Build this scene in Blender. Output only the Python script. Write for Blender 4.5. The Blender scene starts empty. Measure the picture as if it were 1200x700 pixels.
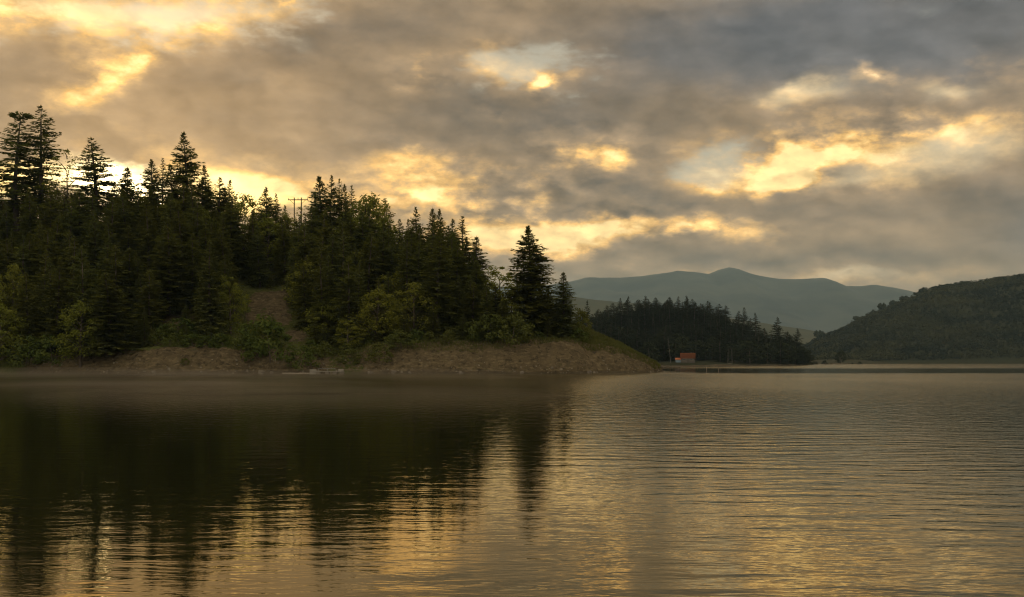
import bpy, bmesh, math, random
import numpy as np
from mathutils import Vector, Matrix, Euler

SC = bpy.context.scene
COL = SC.collection
rad = math.radians

# ---------------------------------------------------------------- camera
CAM_Z = 2.5
FPX = 1267.0          # focal length in pixels of a 1200 px wide picture
HOR = 424.0           # row of the horizon in that picture

def at(px, py, depth):
    """a measured spot of the place: column, row, distance along +Y"""
    return Vector(((px - 600.0) / FPX * depth, depth, CAM_Z + (HOR - py) / FPX * depth))

cam_d = bpy.data.cameras.new('camera')
cam = bpy.data.objects.new('camera', cam_d)
COL.objects.link(cam)
cam.location = (0, 0, CAM_Z)
cam.rotation_euler = (rad(90), 0, 0)
cam_d.sensor_width = 36.0
cam_d.lens = 36.0 * FPX / 1200.0
cam_d.shift_y = (HOR - 350.0) / 1200.0
cam_d.clip_start = 0.1
cam_d.clip_end = 60000
SC.camera = cam

SC.render.engine = 'CYCLES'
SC.view_settings.view_transform = 'Standard'
SC.view_settings.look = 'None'
SC.view_settings.gamma = 1.0
SC.view_settings.exposure = 0.64
SC.view_settings.use_curve_mapping = False
SC.cycles.use_denoising = True
SC.cycles.use_adaptive_sampling = False
SC.cycles.filter_width = 1.2
SC.cycles.max_bounces = 6
SC.cycles.diffuse_bounces = 2
SC.cycles.glossy_bounces = 3
SC.cycles.transmission_bounces = 2
SC.cycles.transparent_max_bounces = 6
SC.cycles.volume_bounces = 0
SC.cycles.caustics_reflective = False
SC.cycles.caustics_refractive = False
SC.cycles.sample_clamp_indirect = 4.0

def lin(r, g, b, k=1.0):
    f = lambda c: (c / 255.0 / 12.92) if c / 255.0 <= 0.04045 else ((c / 255.0 + 0.055) / 1.055) ** 2.4
    return (f(r) * k, f(g) * k, f(b) * k, 1.0)

# ---------------------------------------------------------------- small node language
class S:
    """a socket with arithmetic"""
    nt = None
    def __init__(self, sock): self.s = sock
    def _m(self, op, *a, clamp=False):
        n = S.nt.nodes.new('ShaderNodeMath'); n.operation = op; n.use_clamp = clamp
        for i, x in enumerate((self,) + a):
            if isinstance(x, S): S.nt.links.new(x.s, n.inputs[i])
            else: n.inputs[i].default_value = x
        return S(n.outputs[0])
    def __add__(self, o): return self._m('ADD', o)
    __radd__ = __add__
    def __sub__(self, o): return self._m('SUBTRACT', o)
    def __rsub__(self, o): return (self * -1.0) + o
    def __mul__(self, o): return self._m('MULTIPLY', o)
    __rmul__ = __mul__
    def __truediv__(self, o): return self._m('DIVIDE', o)
    def pow(self, o): return self._m('POWER', o)
    def clamp(self): return self._m('ADD', 0.0, clamp=True)
    def ramp(self, lo, hi):
        n = S.nt.nodes.new('ShaderNodeMapRange'); n.interpolation_type = 'SMOOTHSTEP'
        S.nt.links.new(self.s, n.inputs[0])
        n.inputs[1].default_value = lo; n.inputs[2].default_value = hi
        n.inputs[3].default_value = 0.0; n.inputs[4].default_value = 1.0
        return S(n.outputs[0])

def node(kind, **kw):
    n = S.nt.nodes.new(kind)
    for k, v in kw.items(): setattr(n, k, v)
    return n
def put(n, i, v):
    if isinstance(v, S): S.nt.links.new(v.s, n.inputs[i])
    else: n.inputs[i].default_value = v
def vmath(op, a, b=None, scale=None):
    n = node('ShaderNodeVectorMath', operation=op)
    put(n, 0, a)
    if b is not None: put(n, 1, b)
    if scale is not None: put(n, 3, scale)
    return S(n.outputs[1] if op in ('DOT_PRODUCT', 'LENGTH') else n.outputs[0])
def xyz(v):
    n = node('ShaderNodeSeparateXYZ'); put(n, 0, v)
    return S(n.outputs[0]), S(n.outputs[1]), S(n.outputs[2])
def comb(x, y, z):
    n = node('ShaderNodeCombineXYZ'); put(n, 0, x); put(n, 1, y); put(n, 2, z)
    return S(n.outputs[0])
def noise(vec, scale, detail=3.0, rough=0.5, dist=0.0, lac=2.0, out=0):
    n = node('ShaderNodeTexNoise')
    if vec is not None: put(n, 'Vector', vec)
    put(n, 'Scale', scale); put(n, 'Detail', detail); put(n, 'Roughness', rough)
    put(n, 'Distortion', dist); put(n, 'Lacunarity', lac)
    return S(n.outputs[out])
def mixc(f, a, b, mode='MIX'):
    n = node('ShaderNodeMix', data_type='RGBA', blend_type=mode)
    n.clamp_factor = True
    put(n, 0, f); put(n, 6, a); put(n, 7, b)
    return S(n.outputs[2])
def blob(vec, cx, cy, rx, ry, rot=0.0):
    m = node('ShaderNodeMapping', vector_type='TEXTURE')
    put(m, 0, vec)
    m.inputs[1].default_value = (cx, cy, 0); m.inputs[2].default_value = (0, 0, rad(rot)); m.inputs[3].default_value = (rx, ry, 1)
    g = node('ShaderNodeTexGradient', gradient_type='QUADRATIC_SPHERE'); put(g, 0, S(m.outputs[0]))
    return S(g.outputs[1])
# ---------------------------------------------------------------- sky: a Nishita sky behind broken evening cloud
SUN_AZ = math.atan((150 - 600) / FPX)                 # to the left of the view axis
SUN_EL = math.atan((HOR - 214) / FPX * math.cos(SUN_AZ))
SUN_DIR = Vector((math.sin(SUN_AZ) * math.cos(SUN_EL), math.cos(SUN_AZ) * math.cos(SUN_EL), math.sin(SUN_EL)))

world = bpy.data.worlds.new('World'); SC.world = world; world.use_nodes = True
S.nt = world.node_tree
for n in list(S.nt.nodes): S.nt.nodes.remove(n)
SKY_K = 12.67
tc = node('ShaderNodeTexCoord')
D = vmath('NORMALIZE', S(tc.outputs['Generated']))
dx, dy, dz = xyz(D)
az = dx._m('ARCTAN2', dy)
el = dz._m('ARCSINE')
q = vmath('MULTIPLY', D, (SKY_K, SKY_K, SKY_K * 1.9))
qs = vmath('MULTIPLY', q, (0.62, 0.62, 1.0))
w1 = noise(q, 0.75, 5, 0.55, out=1)
w2 = noise(q, 2.6, 4, 0.6, out=1)
wv = vmath('ADD', vmath('MULTIPLY', vmath('SUBTRACT', w1, (.5, .5, .5)), (1.1, 0.55, 0)),
           vmath('MULTIPLY', vmath('SUBTRACT', w2, (.5, .5, .5)), (0.30, 0.22, 0)))
P = vmath('ADD', comb(az * SKY_K, el * SKY_K, 0.0), wv)

def dirpt(px, py):
    u, v = (px - 600) / FPX, (HOR - py) / FPX
    a = math.atan(u)
    return a * SKY_K, math.atan(v * math.cos(a)) * SKY_K
def field(items):
    tot = None
    for (px, py, rx, ry, rot, w) in items:
        cx, cy = dirpt(px, py)
        t = blob(P, cx, cy, rx / 100.0, ry / 100.0, rot) * w
        tot = t if tot is None else tot + t
    return tot

n_big = noise(qs, 0.6, 7, 0.5)
n_mid = noise(qs, 1.6, 8, 0.6)
n_fin = noise(q, 3.6, 6, 0.62)
# relief: a cloud's side that faces the sun is brighter
sd = vmath('MULTIPLY', D, (SKY_K, SKY_K, SKY_K * 1.9))
q2 = vmath('ADD', sd, (SUN_DIR.x * 0.0 - 0.16, 0.0, -0.16))
relief = noise(q, 1.0, 4, 0.5) - noise(q2, 1.0, 4, 0.5)

def puffs(v, sc):
    n = node('ShaderNodeTexVoronoi', feature='F1'); put(n, 'Vector', v); put(n, 'Scale', sc)
    n.inputs['Detail'].default_value = 1.0; n.inputs['Roughness'].default_value = 0.5
    return S(n.outputs['Distance'])
qw = vmath('ADD', q, vmath('MULTIPLY', vmath('SUBTRACT', w2, (.5, .5, .5)), (.55, .55, .55)))
qw2 = vmath('ADD', qw, (-0.10, 0.0, -0.12))
billow = puffs(qw2, 1.5) - puffs(qw, 1.5)
lump = puffs(qw, 1.5) - 0.45
# --- where the deck is thick (dark), thin (pale, gold) or open (gap)
slate = field([(960, 40, 420, 130, -3, 1.5), (760, 70, 260, 120, 0, 0.5), (1180, 20, 300, 150, 0, .9), (640, 130, 200, 90, 0, 0.35), (1210, 260, 200, 150, 0, .7)])
dark = field([(50, 76, 210, 58, 4, 1.2), (20, 120, 130, 60, 0, .6), (330, 68, 360, 74, 22, 1.3), (560, 118, 210, 56, -6, 1.1), (480, 150, 270, 70, 8, .8), (400, 40, 200, 50, 15, .5),
              (735, 158, 240, 62, -4, 1.0), (680, 226, 270, 34, -2, 1.2), (815, 240, 190, 34, 4, 1.2), (880, 50, 560, 95, 2, 1.3), (700, 95, 180, 60, -8, .6), (1090, 134, 300, 34, 5, .9),
              (1040, 245, 320, 62, 3, .75), (1180, 220, 150, 140, 0, .8), (900, 303, 480, 24, 0, 1.0), (640, 302, 240, 24, 0, .8), (595, 246, 110, 22, 0, .8), (420, 206, 170, 26, 0, .7), (250, 140, 260, 50, 6, .45), (760, 200, 160, 40, 5, .4)])
pale = field([(170, 18, 330, 60, 6, 1.3), (40, 8, 200, 44, 0, .6), (300, 25, 160, 44, 15, .6), (930, 102, 170, 50, 10, 1.6), (1110, 100, 190, 50, 0, 1.3), (1120, 170, 260, 60, 4, 1.8), (1010, 212, 240, 46, 0, .9),
              (990, 326, 280, 26, 0, 1.3), (130, 140, 130, 46, -10, .5), (330, 96, 90, 34, 0, .4), (690, 318, 200, 20, 0, .6), (300, 190, 340, 70, -4, .8), (870, 275, 260, 36, 0, .8), (600, 62, 120, 40, 0, .4), (790, 110, 110, 34, 0, .3), (640, 200, 140, 40, 0, .4)])
gap = field([(630, 84, 150, 46, 0, 1.25), (565, 72, 90, 40, -20, .8), (845, 200, 120, 75, 0, 1.3), (215, 30, 300, 60, 8, 1.1), (330, 82, 60, 26, 0, .3), (500, 225, 60, 30, 0, .4), (1090, 20, 60, 30, 0, .2), (690, 200, 60, 30, 0, .3)])
gold = field([(560, 246, 260, 95, -14, 1.1), (700, 265, 300, 45, 0, .6), (120, 92, 150, 40, 20, .2), (925, 190, 70, 70, 0, 1.0), (985, 176, 180, 66, 4, .9), (1110, 160, 170, 40, 4, .5), (480, 236, 110, 55, 0, .5), (690, 188, 160, 60, -10, 1.3), (610, 222, 150, 50, -8, .6), (650, 176, 70, 30, -20, .5), (660, 273, 260, 36, 2, 1.5), (800, 270, 150, 28, 0, 1.3), (485, 92, 55, 40, 20, 1.0),
              (495, 180, 70, 30, -8, .75), (470, 195, 90, 30, 0, .4), (642, 99, 44, 22, 22, 1.6), (960, 175, 160, 62, 12, 1.1), (915, 195, 55, 62, 0, 1.1), (1060, 165, 220, 40, 5, .7), (150, 82, 160, 44, 22, .8),
              (100, 100, 120, 40, 20, .7), (910, 98, 90, 42, 0, .6), (1015, 84, 40, 22, -30, .8), (240, 214, 330, 40, -8, .9), (320, 222, 200, 40, 0, .8), (60, 20, 120, 30, 0, .5), (20, 12, 90, 30, 0, .5),
              (577, 132, 50, 18, 0, .5), (335, 3, 30, 18, 0, .8), (830, 322, 60, 18, 0, .7), (540, 285, 160, 40, 0, .7)])
detail = (n_big - 0.5) * 1.7 + (n_mid - 0.5) * 1.35 + (n_fin - 0.5) * 1.0
T = 0.84 - gold * 0.62 - pale * 0.27 - gap * 0.75 + dark * 0.30 + (detail + lump * .55) * (gold * 0.95 + gap * 0.5 + pale * 0.15 + 0.26)._m('MINIMUM', 1.1)
T = T * 0.6 + T.ramp(0.05, 0.85) * 0.36 - 0.04

def ramp(f, stops):
    n = node('ShaderNodeValToRGB'); put(n, 0, f)
    cr = n.color_ramp; cr.interpolation = 'B_SPLINE' if False else 'LINEAR'
    while len(cr.elements) < len(stops): cr.elements.new(0.5)
    for e, (p, c) in zip(cr.elements, stops): e.position = p; e.color = c
    return S(n.outputs[0])
Tn = (T + 0.2) * (1 / 1.6)           # -0.2 .. 1.4
tp = lambda t: (t + 0.2) / 1.6
warm = ramp(Tn, [(tp(0.0), lin(250, 212, 142)), (tp(0.16), lin(236, 190, 116)), (tp(0.34), lin(216, 168, 98)), (tp(0.52), lin(184, 148, 98)), (tp(0.8), lin(137, 115, 88)), (tp(1.15), lin(86, 78, 69))])
cool = ramp(Tn, [(tp(0.0), lin(250, 222, 170)), (tp(0.16), lin(216, 188, 144)), (tp(0.34), lin(176, 150, 120)), (tp(0.55), lin(148, 129, 106)), (tp(0.8), lin(98, 95, 93)), (tp(1.15), lin(74, 75, 78))])
col = mixc(slate.ramp(0.1, 1.2), warm, cool)
col = vmath('SCALE', col, scale=(1.0 + relief * 1.2 + billow * (gold * .5 + pale * .2 + .22)._m('MINIMUM', .8))._m('MAXIMUM', 0.6))
col = mixc(pale.ramp(0.5, 1.6) * 0.6, col, lin(206, 188, 152))

# --- clear gaps showing the Nishita sky
sky_n = node('ShaderNodeTexSky', sky_type='NISHITA')
sky_n.sun_disc = False
sky_n.sun_elevation = rad(6.3)
sky_n.sun_rotation = SUN_AZ
sky_n.altitude = 700; sky_n.air_density = 1.2; sky_n.dust_density = 2.0
clear = vmath('SCALE', S(sky_n.outputs[0]), scale=0.075)
clear = mixc(0.7, clear, lin(172, 168, 150))
gap_m = (gap * 1.25 - gold * 0.55 - dark * .15 + (n_mid - .5) * 5.0 + (n_fin - .5) * 1.8 + relief * 1.5).ramp(0.1, 1.5) * gap.ramp(0.0, 0.3)
col = mixc(gap_m * 0.62, col, clear)

# --- the glow where the sun stands behind thin cloud
ang = vmath('DOT_PRODUCT', D, tuple(SUN_DIR))
ang = ang._m('MINIMUM', 1.0)._m('ARCCOSINE')
horizon_glow = ((ang / 0.20).pow(2.0) * -1.0)._m('EXPONENT')
hot = field([(150, 222, 120, 52, -14, 1.6), (262, 220, 90, 34, -14, 1.0), (320, 236, 110, 26, -4, 1.0), (8, 212, 60, 40, 0, 1.1), (80, 215, 70, 40, 0, .9)])
hot_m = (hot + (n_mid - .5) * 1.2).ramp(0.15, 1.1) * hot.ramp(0.0, .35)
col = vmath('ADD', col, vmath('SCALE', lin(255, 190, 95)[:3], scale=horizon_glow * 0.16))
col = mixc(hot_m, col, lin(255, 214, 126, 1.9))
tight = ((ang / 0.05).pow(2.0) * -1.0)._m('EXPONENT')
col = vmath('ADD', col, vmath('SCALE', (3.0, 2.5, 1.5), scale=tight * hot_m))

# warm brightness added to the sky behind the camera and overhead, lighting camera-facing surfaces
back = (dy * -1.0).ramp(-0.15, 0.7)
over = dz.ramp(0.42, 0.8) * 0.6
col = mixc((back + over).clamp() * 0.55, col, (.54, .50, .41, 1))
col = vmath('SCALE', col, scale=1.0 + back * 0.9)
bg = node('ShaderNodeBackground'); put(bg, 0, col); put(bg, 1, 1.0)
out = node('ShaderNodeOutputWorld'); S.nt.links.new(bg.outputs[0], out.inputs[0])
world.cycles.sampling_method = 'MANUAL'; world.cycles.sample_map_resolution = 1024

sun_d = bpy.data.lights.new('sun', 'SUN'); sun_d.energy = 1.2; sun_d.angle = rad(0.6); sun_d.color = (1.0, 0.72, 0.42)
sun = bpy.data.objects.new('sun', sun_d); COL.objects.link(sun)
LAMP_EL = rad(7.4)
LAMP_DIR = Vector((math.sin(SUN_AZ) * math.cos(LAMP_EL), math.cos(SUN_AZ) * math.cos(LAMP_EL), math.sin(LAMP_EL)))
sun.rotation_euler = (-LAMP_DIR).to_track_quat('-Z', 'Y').to_euler()
# ---------------------------------------------------------------- numpy noise for the relief
def _hash(ix, iy, seed):
    h = (ix.astype(np.int64) * 374761393 + iy.astype(np.int64) * 668265263 + seed * 974634777) & 0x7fffffff
    h = ((h ^ (h >> 13)) * 1274126177) & 0x7fffffff
    return ((h ^ (h >> 16)) & 0xffff) / 65535.0
def vnoise(x, y, seed=0):
    x = np.asarray(x, float); y = np.asarray(y, float)
    ix = np.floor(x); iy = np.floor(y); fx = x - ix; fy = y - iy
    fx = fx * fx * fx * (fx * (fx * 6 - 15) + 10); fy = fy * fy * fy * (fy * (fy * 6 - 15) + 10)
    a = _hash(ix, iy, seed); b = _hash(ix + 1, iy, seed); c = _hash(ix, iy + 1, seed); d = _hash(ix + 1, iy + 1, seed)
    return (a + (b - a) * fx) * (1 - fy) + (c + (d - c) * fx) * fy - 0.5
def fbm(x, y, octv=4, seed=0, gain=0.5):
    t = 0; amp = 1.0; f = 1.0
    for k in range(octv):
        t = t + amp * vnoise(x * f + 17.3 * k, y * f - 9.1 * k, seed + k); amp *= gain; f *= 2.03
    return t
def sstep(t):
    t = np.clip(t, 0, 1); return t * t * (3 - 2 * t)

# ---------------------------------------------------------------- materials of the land
def material(name):
    m = bpy.data.materials.new(name); m.use_nodes = True
    S.nt = m.node_tree
    for n in list(S.nt.nodes): S.nt.nodes.remove(n)
    return m
def principled(color, rough=0.9, spec=0.2, bump=None, dist=0.1, strength=1.0):
    b = node('ShaderNodeBsdfPrincipled'); put(b, 'Base Color', color); put(b, 'Roughness', rough); put(b, 'Specular IOR Level', spec)
    if bump is not None:
        bn = node('ShaderNodeBump'); put(bn, 'Height', bump); put(bn, 'Distance', dist); put(bn, 'Strength', strength)
        S.nt.links.new(bn.outputs[0], b.inputs['Normal'])
    o = node('ShaderNodeOutputMaterial'); S.nt.links.new(b.outputs[0], o.inputs[0])
    return b
def opos():
    g = node('ShaderNodeNewGeometry'); return S(g.outputs['Position'])
def attr(name):
    a = node('ShaderNodeAttribute', attribute_name=name); return S(a.outputs['Fac'])

def mat_ground(name, soil_cols, grass_cols, scale=1.0, bumpd=0.6):
    m = material(name)
    p = opos()
    a = attr('soil')
    n1 = noise(p, 0.35 * scale, 6, 0.6); n2 = noise(p, 1.6 * scale, 5, 0.65); n3 = noise(vmath('MULTIPLY', p, (1, 1, 2.6)), 0.8 * scale, 5, 0.6)
    soil = mixc(n1.ramp(.3, .7), soil_cols[0], soil_cols[1])
    soil = mixc((n3 - .15).ramp(.3, .55) * 0.7, soil, soil_cols[2])
    n4 = noise(vmath('MULTIPLY', p, (1, 1, .5)), 0.9 * scale, 6, 0.7); soil = mixc(n4.ramp(.52, .64) * .75, soil, tuple(c * .42 for c in soil_cols[1][:3]) + (1,))
    soil = mixc((n4 * -1.0).ramp(-.42, -.32) * .5, soil, grass_cols[0])
    grass = mixc(n2.ramp(.35, .65), grass_cols[0], grass_cols[1])
    grass = mixc(n1.ramp(.45, .7) * .6, grass, grass_cols[2])
    px, py, pz = xyz(p)
    wet = 1.0 - (pz + (n2 - .5) * .5).ramp(.15, .75); soil = mixc(wet * .6, soil, tuple(c * .45 for c in soil_cols[1][:3]) + (1,))
    f = (a + (n2 - 0.5) * 1.0 + (n1 - .5) * .8).ramp(0.42, 0.62)
    principled(mixc(f, grass, soil), 0.95, 0.1, n2 * 0.7 + n3 * 0.6 + n4 * 1.6, bumpd)
    return m
M_HEAD = mat_ground('headland_ground', [(.125, .096, .052, 1), (.072, .056, .032, 1), (.20, .155, .088, 1)], [(.05, .062, .015, 1), (.085, .09, .024, 1), (.10, .085, .035, 1)])
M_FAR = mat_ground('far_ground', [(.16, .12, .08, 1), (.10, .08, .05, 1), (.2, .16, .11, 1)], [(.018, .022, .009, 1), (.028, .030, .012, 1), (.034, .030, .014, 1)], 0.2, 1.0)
def mat_simple(name, c0, c1, scale, rough=0.9, bumpd=0.0, spec=0.2, stretch=(1, 1, 1)):
    m = material(name)
    tcn = node('ShaderNodeTexCoord')
    n1 = noise(vmath('MULTIPLY', S(tcn.outputs['Object']), stretch), scale, 4, 0.6)
    principled(mixc(n1.ramp(.3, .7), c0, c1), rough, spec, n1 if bumpd else None, bumpd)
    return m
M_MOUNT = mat_simple('mountain_woods', (.016, .022, .022, 1), (.060, .064, .050, 1), 0.0022)
M_PALE = mat_simple('valley_mist_tone', (.045, .052, .03, 1), (.07, .07, .04, 1), 0.006)  # mist in the valley is put into this slope's paler colour

def grid_mesh(name, xs, ys, Z, mat, kind='structure', attrs=None):
    nx, ny = len(xs), len(ys)
    X, Y = np.meshgrid(xs, ys)
    co = np.stack([X.ravel(), Y.ravel(), Z.ravel()], 1).astype(np.float32)
    i = np.arange(nx * ny).reshape(ny, nx)
    f = np.stack([i[:-1, :-1].ravel(), i[:-1, 1:].ravel(), i[1:, 1:].ravel(), i[1:, :-1].ravel()], 1)
    me = bpy.data.meshes.new(name)
    me.vertices.add(len(co)); me.vertices.foreach_set('co', co.ravel())
    me.loops.add(f.size); me.loops.foreach_set('vertex_index', f.ravel().astype(np.int32))
    me.polygons.add(len(f)); me.polygons.foreach_set('loop_start', np.arange(0, f.size, 4, dtype=np.int32))
    me.polygons.foreach_set('use_smooth', np.ones(len(f), bool))
    for k, v in (attrs or {}).items():
        at_ = me.attributes.new(k, 'FLOAT', 'POINT'); at_.data.foreach_set('value', v.ravel().astype(np.float32))
    me.update(); me.validate()
    me.materials.append(mat)
    o = bpy.data.objects.new(name, me); COL.objects.link(o)
    if kind: o['kind'] = kind
    return o

# ---------------------------------------------------------------- the wooded headland
SHX = np.array([-320, -200, -110, -85, -50, -20, 0, 14, 24, 30, 35, 38.5, 60])
SHY = np.array([246, 240, 234, 228, 226, 225, 227, 232, 239, 246, 256, 275, 330])
def px300(px): return (px - 600) / FPX * 300.0
HTX = np.array([-330, -200, px300(0), px300(100), px300(200), px300(310), px300(390), px300(450), px300(505), px300(540), px300(570), px300(620), px300(680), px300(725), px300(770), 60])
HTY = np.array([46, 44, 42, 41, 38, 31, 30, 26, 22, 18.5, 15.5, 13, 11.4, 8.4, 1.6, -1])
HBX = np.array([-330, -115, -90, -70, -50, -38, -30, 0, 12, 22, 30, 36, 40])
HBY = np.array([3, 3, 5.5, 6, 5, 4, 6.5, 7.6, 7.6, 6.2, 4.2, 1.8, 0.3])
LRX = np.array([-330, -40, -20, 0, 15, 40]); LRY = np.array([75, 75, 62, 36, 18, 12])
def head_d(x, y):
    d1 = y - np.interp(x, SHX, SHY) + 3.0 * fbm(x * 0.09, y * 0.02, 3, 11)
    d2 = (39.5 + (y - 275) * 0.04 - x) * 1.0 + 2.0 * vnoise(y * 0.1, x * 0.1, 5)
    d3 = np.interp(x, [-330, -50, 0, 20, 42], [560, 470, 380, 340, 296]) - y
    return np.minimum(np.minimum(d1, d2), d3)
def head_h(x, y):
    x = np.asarray(x, float); y = np.asarray(y, float)
    d = head_d(x, y)
    hb = np.interp(x, HBX, HBY); ht = np.interp(x * 300.0 / np.clip(y, 200, 400), HTX, HTY); L = np.interp(x, LRX, LRY)
    ht = np.maximum(ht, hb * 0.6)
    rise = np.clip(d / (hb * 1.15 + .4), 0, 1)
    gul = np.abs(fbm(x * 0.28, y * 0.06, 4, 3)) * 2.7 + fbm(x * 0.9, y * 0.5, 3, 8) * 1.5
    z = hb * (rise ** 0.8) - gul * rise * (1 - rise * 0.75) * np.clip(hb / 5, 0, 1)
    z = z + np.maximum(ht - hb, -2) * sstep((d - hb) / L)
    z = z + fbm(x * 0.07, y * 0.07, 4, 21) * 2.4 * sstep((d - 8) / 25)
    z = np.where(d < 0, np.maximum(d * 0.45, -4), z)
    return z
def hit(px, py, y0=222, y1=420):
    """the spot of the headland that lies on this line of sight"""
    ys = np.arange(y0, y1, 0.5)
    x = (px - 600) / FPX * ys; z = CAM_Z + (HOR - py) / FPX * ys
    k = np.nonzero(head_h(x, ys) >= z)[0]
    i = k[0] if len(k) else len(ys) // 3
    return x[i], ys[i]

xs = np.concatenate([np.arange(-320, -140, 4.0), np.arange(-140, 64, 0.75)])
ys = np.concatenate([np.arange(205, 222, 1.5), np.arange(222, 258, 0.6), np.arange(258, 330, 1.5), np.arange(330, 566, 5.0)])
X, Y = np.meshgrid(xs, ys)
Zh = head_h(X, Y)
dd = head_d(X, Y); hbv = np.interp(X, HBX, HBY)
soil = sstep((hbv * 1.15 + 0.6 - dd) / 2.0 + 0.5 + 0.9 * fbm(X * 0.15, Y * 0.15, 3, 40))
soil *= np.interp(X, [-112, -98, -42, -38, -33, -28, 33, 38], [0.2, 1, 1, .5, .5, 1, 1, .75])
for (px, py, r) in [(304, 354, 3.0), (316, 350, 3.2), (324, 362, 3), (318, 376, 2.4), (332, 374, 2.2), (345, 395, 2.8), (350, 415, 3), (352, 430, 3), (296, 372, 2), (205, 380, 4.2), (156, 398, 4.5), (190, 400, 3),
                    (495, 392, 4), (465, 402, 4), (520, 398, 4), (335, 345, 3), (240, 402, 3)]:
    hx, hy = hit(px, py)
    soil = np.maximum(soil, 1.1 * np.exp(-(((X - hx) / r) ** 2 + ((Y - hy) / (r * 1.6)) ** 2) * 0.8))
headland = grid_mesh('headland_terrain', xs, ys, Zh, M_HEAD, attrs={'soil': soil})

# ---------------------------------------------------------------- the far shore with its meadow and wooded rise
FSX = np.array([-100, 30, 60, 130, 190, 225, 260, 300]); FSY = np.array([600, 610, 640, 655, 730, 800, 960, 1200])
FTP = np.array([560, 640, 690, 720, 760, 800, 830, 870, 900, 925, 945, 965, 1000, 1030]); FTH = np.array([10, 14, 19, 26, 32, 34, 33, 27, 18, 9, 5, 7, 9, 4])
def far_h(x, y):
    x = np.asarray(x, float); y = np.asarray(y, float)
    d = y - np.interp(x, FSX, FSY) + 8 * fbm(x * 0.02, y * 0.01, 3, 61)
    pxl = x / y * FPX + 600
    top = np.interp(pxl, FTP, FTH)
    z = np.clip(d, 0, 8) / 8 * 0.9 + 2.4 * sstep(d / 70) + top * sstep((d - 55) / 200)
    z = z * np.interp(pxl, [1010, 1050], [1, 0]) + fbm(x * 0.02, y * 0.02, 3, 77) * 2.0 * sstep(d / 100)
    return np.where((d < 0) | (pxl > 1048), np.maximum(-np.abs(d) * 0.1, -3) - .3, z)
fx = np.arange(-120, 520, 4.0); fy = np.concatenate([np.arange(590, 760, 3.0), np.arange(760, 1300, 8.0)])
X, Y = np.meshgrid(fx, fy)
far_shore = grid_mesh('far_shore_terrain', fx, fy, far_h(X, Y), M_FAR, attrs={'soil': sstep((10 - (Y - np.interp(X, FSX, FSY))) / 8) * .9})

# ---------------------------------------------------------------- the wooded hill across the lake
RHP = np.array([900, 930, 945, 960, 985, 1000, 1020, 1045, 1060, 1075, 1100, 1130, 1150, 1175, 1200, 1260, 1400, 1700])
RHY = np.array([426, 414, 406, 397, 387, 379, 369, 361, 354, 349, 340, 336, 332, 329, 326, 320, 318, 330])
def right_h(x, y):
    x = np.asarray(x, float); y = np.asarray(y, float)
    pxl = x / y * FPX + 600
    top = (HOR - np.interp(pxl, RHP, RHY)) / FPX * 2100.0
    sh = 1480 + 60 * fbm(x * 0.004, y * 0.002, 3, 90)
    t = (y - sh) / 600.0
    z = top * (0.25 * np.clip(t * 3, 0, 1) + 0.75 * sstep(t)) + fbm(x * 0.006, y * 0.006, 4, 33) * 22 * sstep(t * 2) * np.clip(top / 60, 0, 1) * (1 - 0.8 * sstep((t - .6) * 3))
    z = np.where(y > 2150, top - (y - 2150) * 0.25, z)
    return np.where(t < 0, -2.0, z)
rx_ = np.arange(480, 2000, 9.0); ry_ = np.concatenate([np.arange(1420, 2160, 10.0), np.arange(2160, 2700, 30.0)])
X, Y = np.meshgrid(rx_, ry_)
right_hill = grid_mesh('wooded_hill', rx_, ry_, right_h(X, Y), M_FAR, attrs={'soil': X * 0})

# ---------------------------------------------------------------- the mountains behind
def ridge(name, prof, dist, foot, depth, mat, xr, step, rough):
    P_ = np.array([p for p, _ in prof], float); R_ = np.array([r for _, r in prof], float)
    xs = np.arange(xr[0], xr[1], step); ys = np.concatenate([np.linspace(foot, dist, 40), np.linspace(dist, dist + depth, 14)[1:]])
    X, Y = np.meshgrid(xs, ys)
    top = CAM_Z + (HOR - np.interp(X / dist * FPX + 600, P_, R_)) / FPX * dist
    t = (Y - foot) / (dist - foot)
    gul = np.abs(fbm(X * 4.0 / dist * 3 , Y * 1.2 / dist * 3, 5, 7)) * rough * top
    up = top * np.clip(t, 0, 1) ** 0.85 - gul * np.clip(t * (1.02 - t) * 3.2, 0, 1)
    Z = np.where(Y > dist, top * (1 - (Y - dist) / depth * 1.02), up) + fbm(X * 60 / dist, Y * 60 / dist, 3, 3) * dist * 0.0006 * np.clip(t, 0, 1)
    Z = np.where(t <= 0.0001, -3.0, Z); Z[-1, :] = -3
    return grid_mesh(name, xs, ys, Z, mat)
ridge('mountain_range', [(300, 345), (560, 338), (640, 334), (665, 331), (688, 324.5), (705, 325.5), (722, 324.5), (750, 323.5), (775, 320.5), (795, 317), (810, 318), (830, 321), (843, 315.5), (855, 312.5), (866, 314.5), (880, 320), (893, 323), (912, 326), (935, 327.5), (952, 326),
       (966, 325.5), (980, 330), (992, 335.5), (1008, 335.5), (1026, 333.5), (1050, 336.5), (1068, 341), (1090, 348), (1130, 356), (1300, 362), (1600, 372)], 9500, 6400, 1500, M_MOUNT, (-3900, 7600), 45, .34)
ridge('valley_hill', [(500, 352), (640, 346), (675, 348), (700, 352), (740, 355), (790, 361), (850, 372), (930, 384), (1000, 395), (1200, 400)], 3300, 2750, 500, M_PALE, (-500, 1600), 20, .1)

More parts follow.
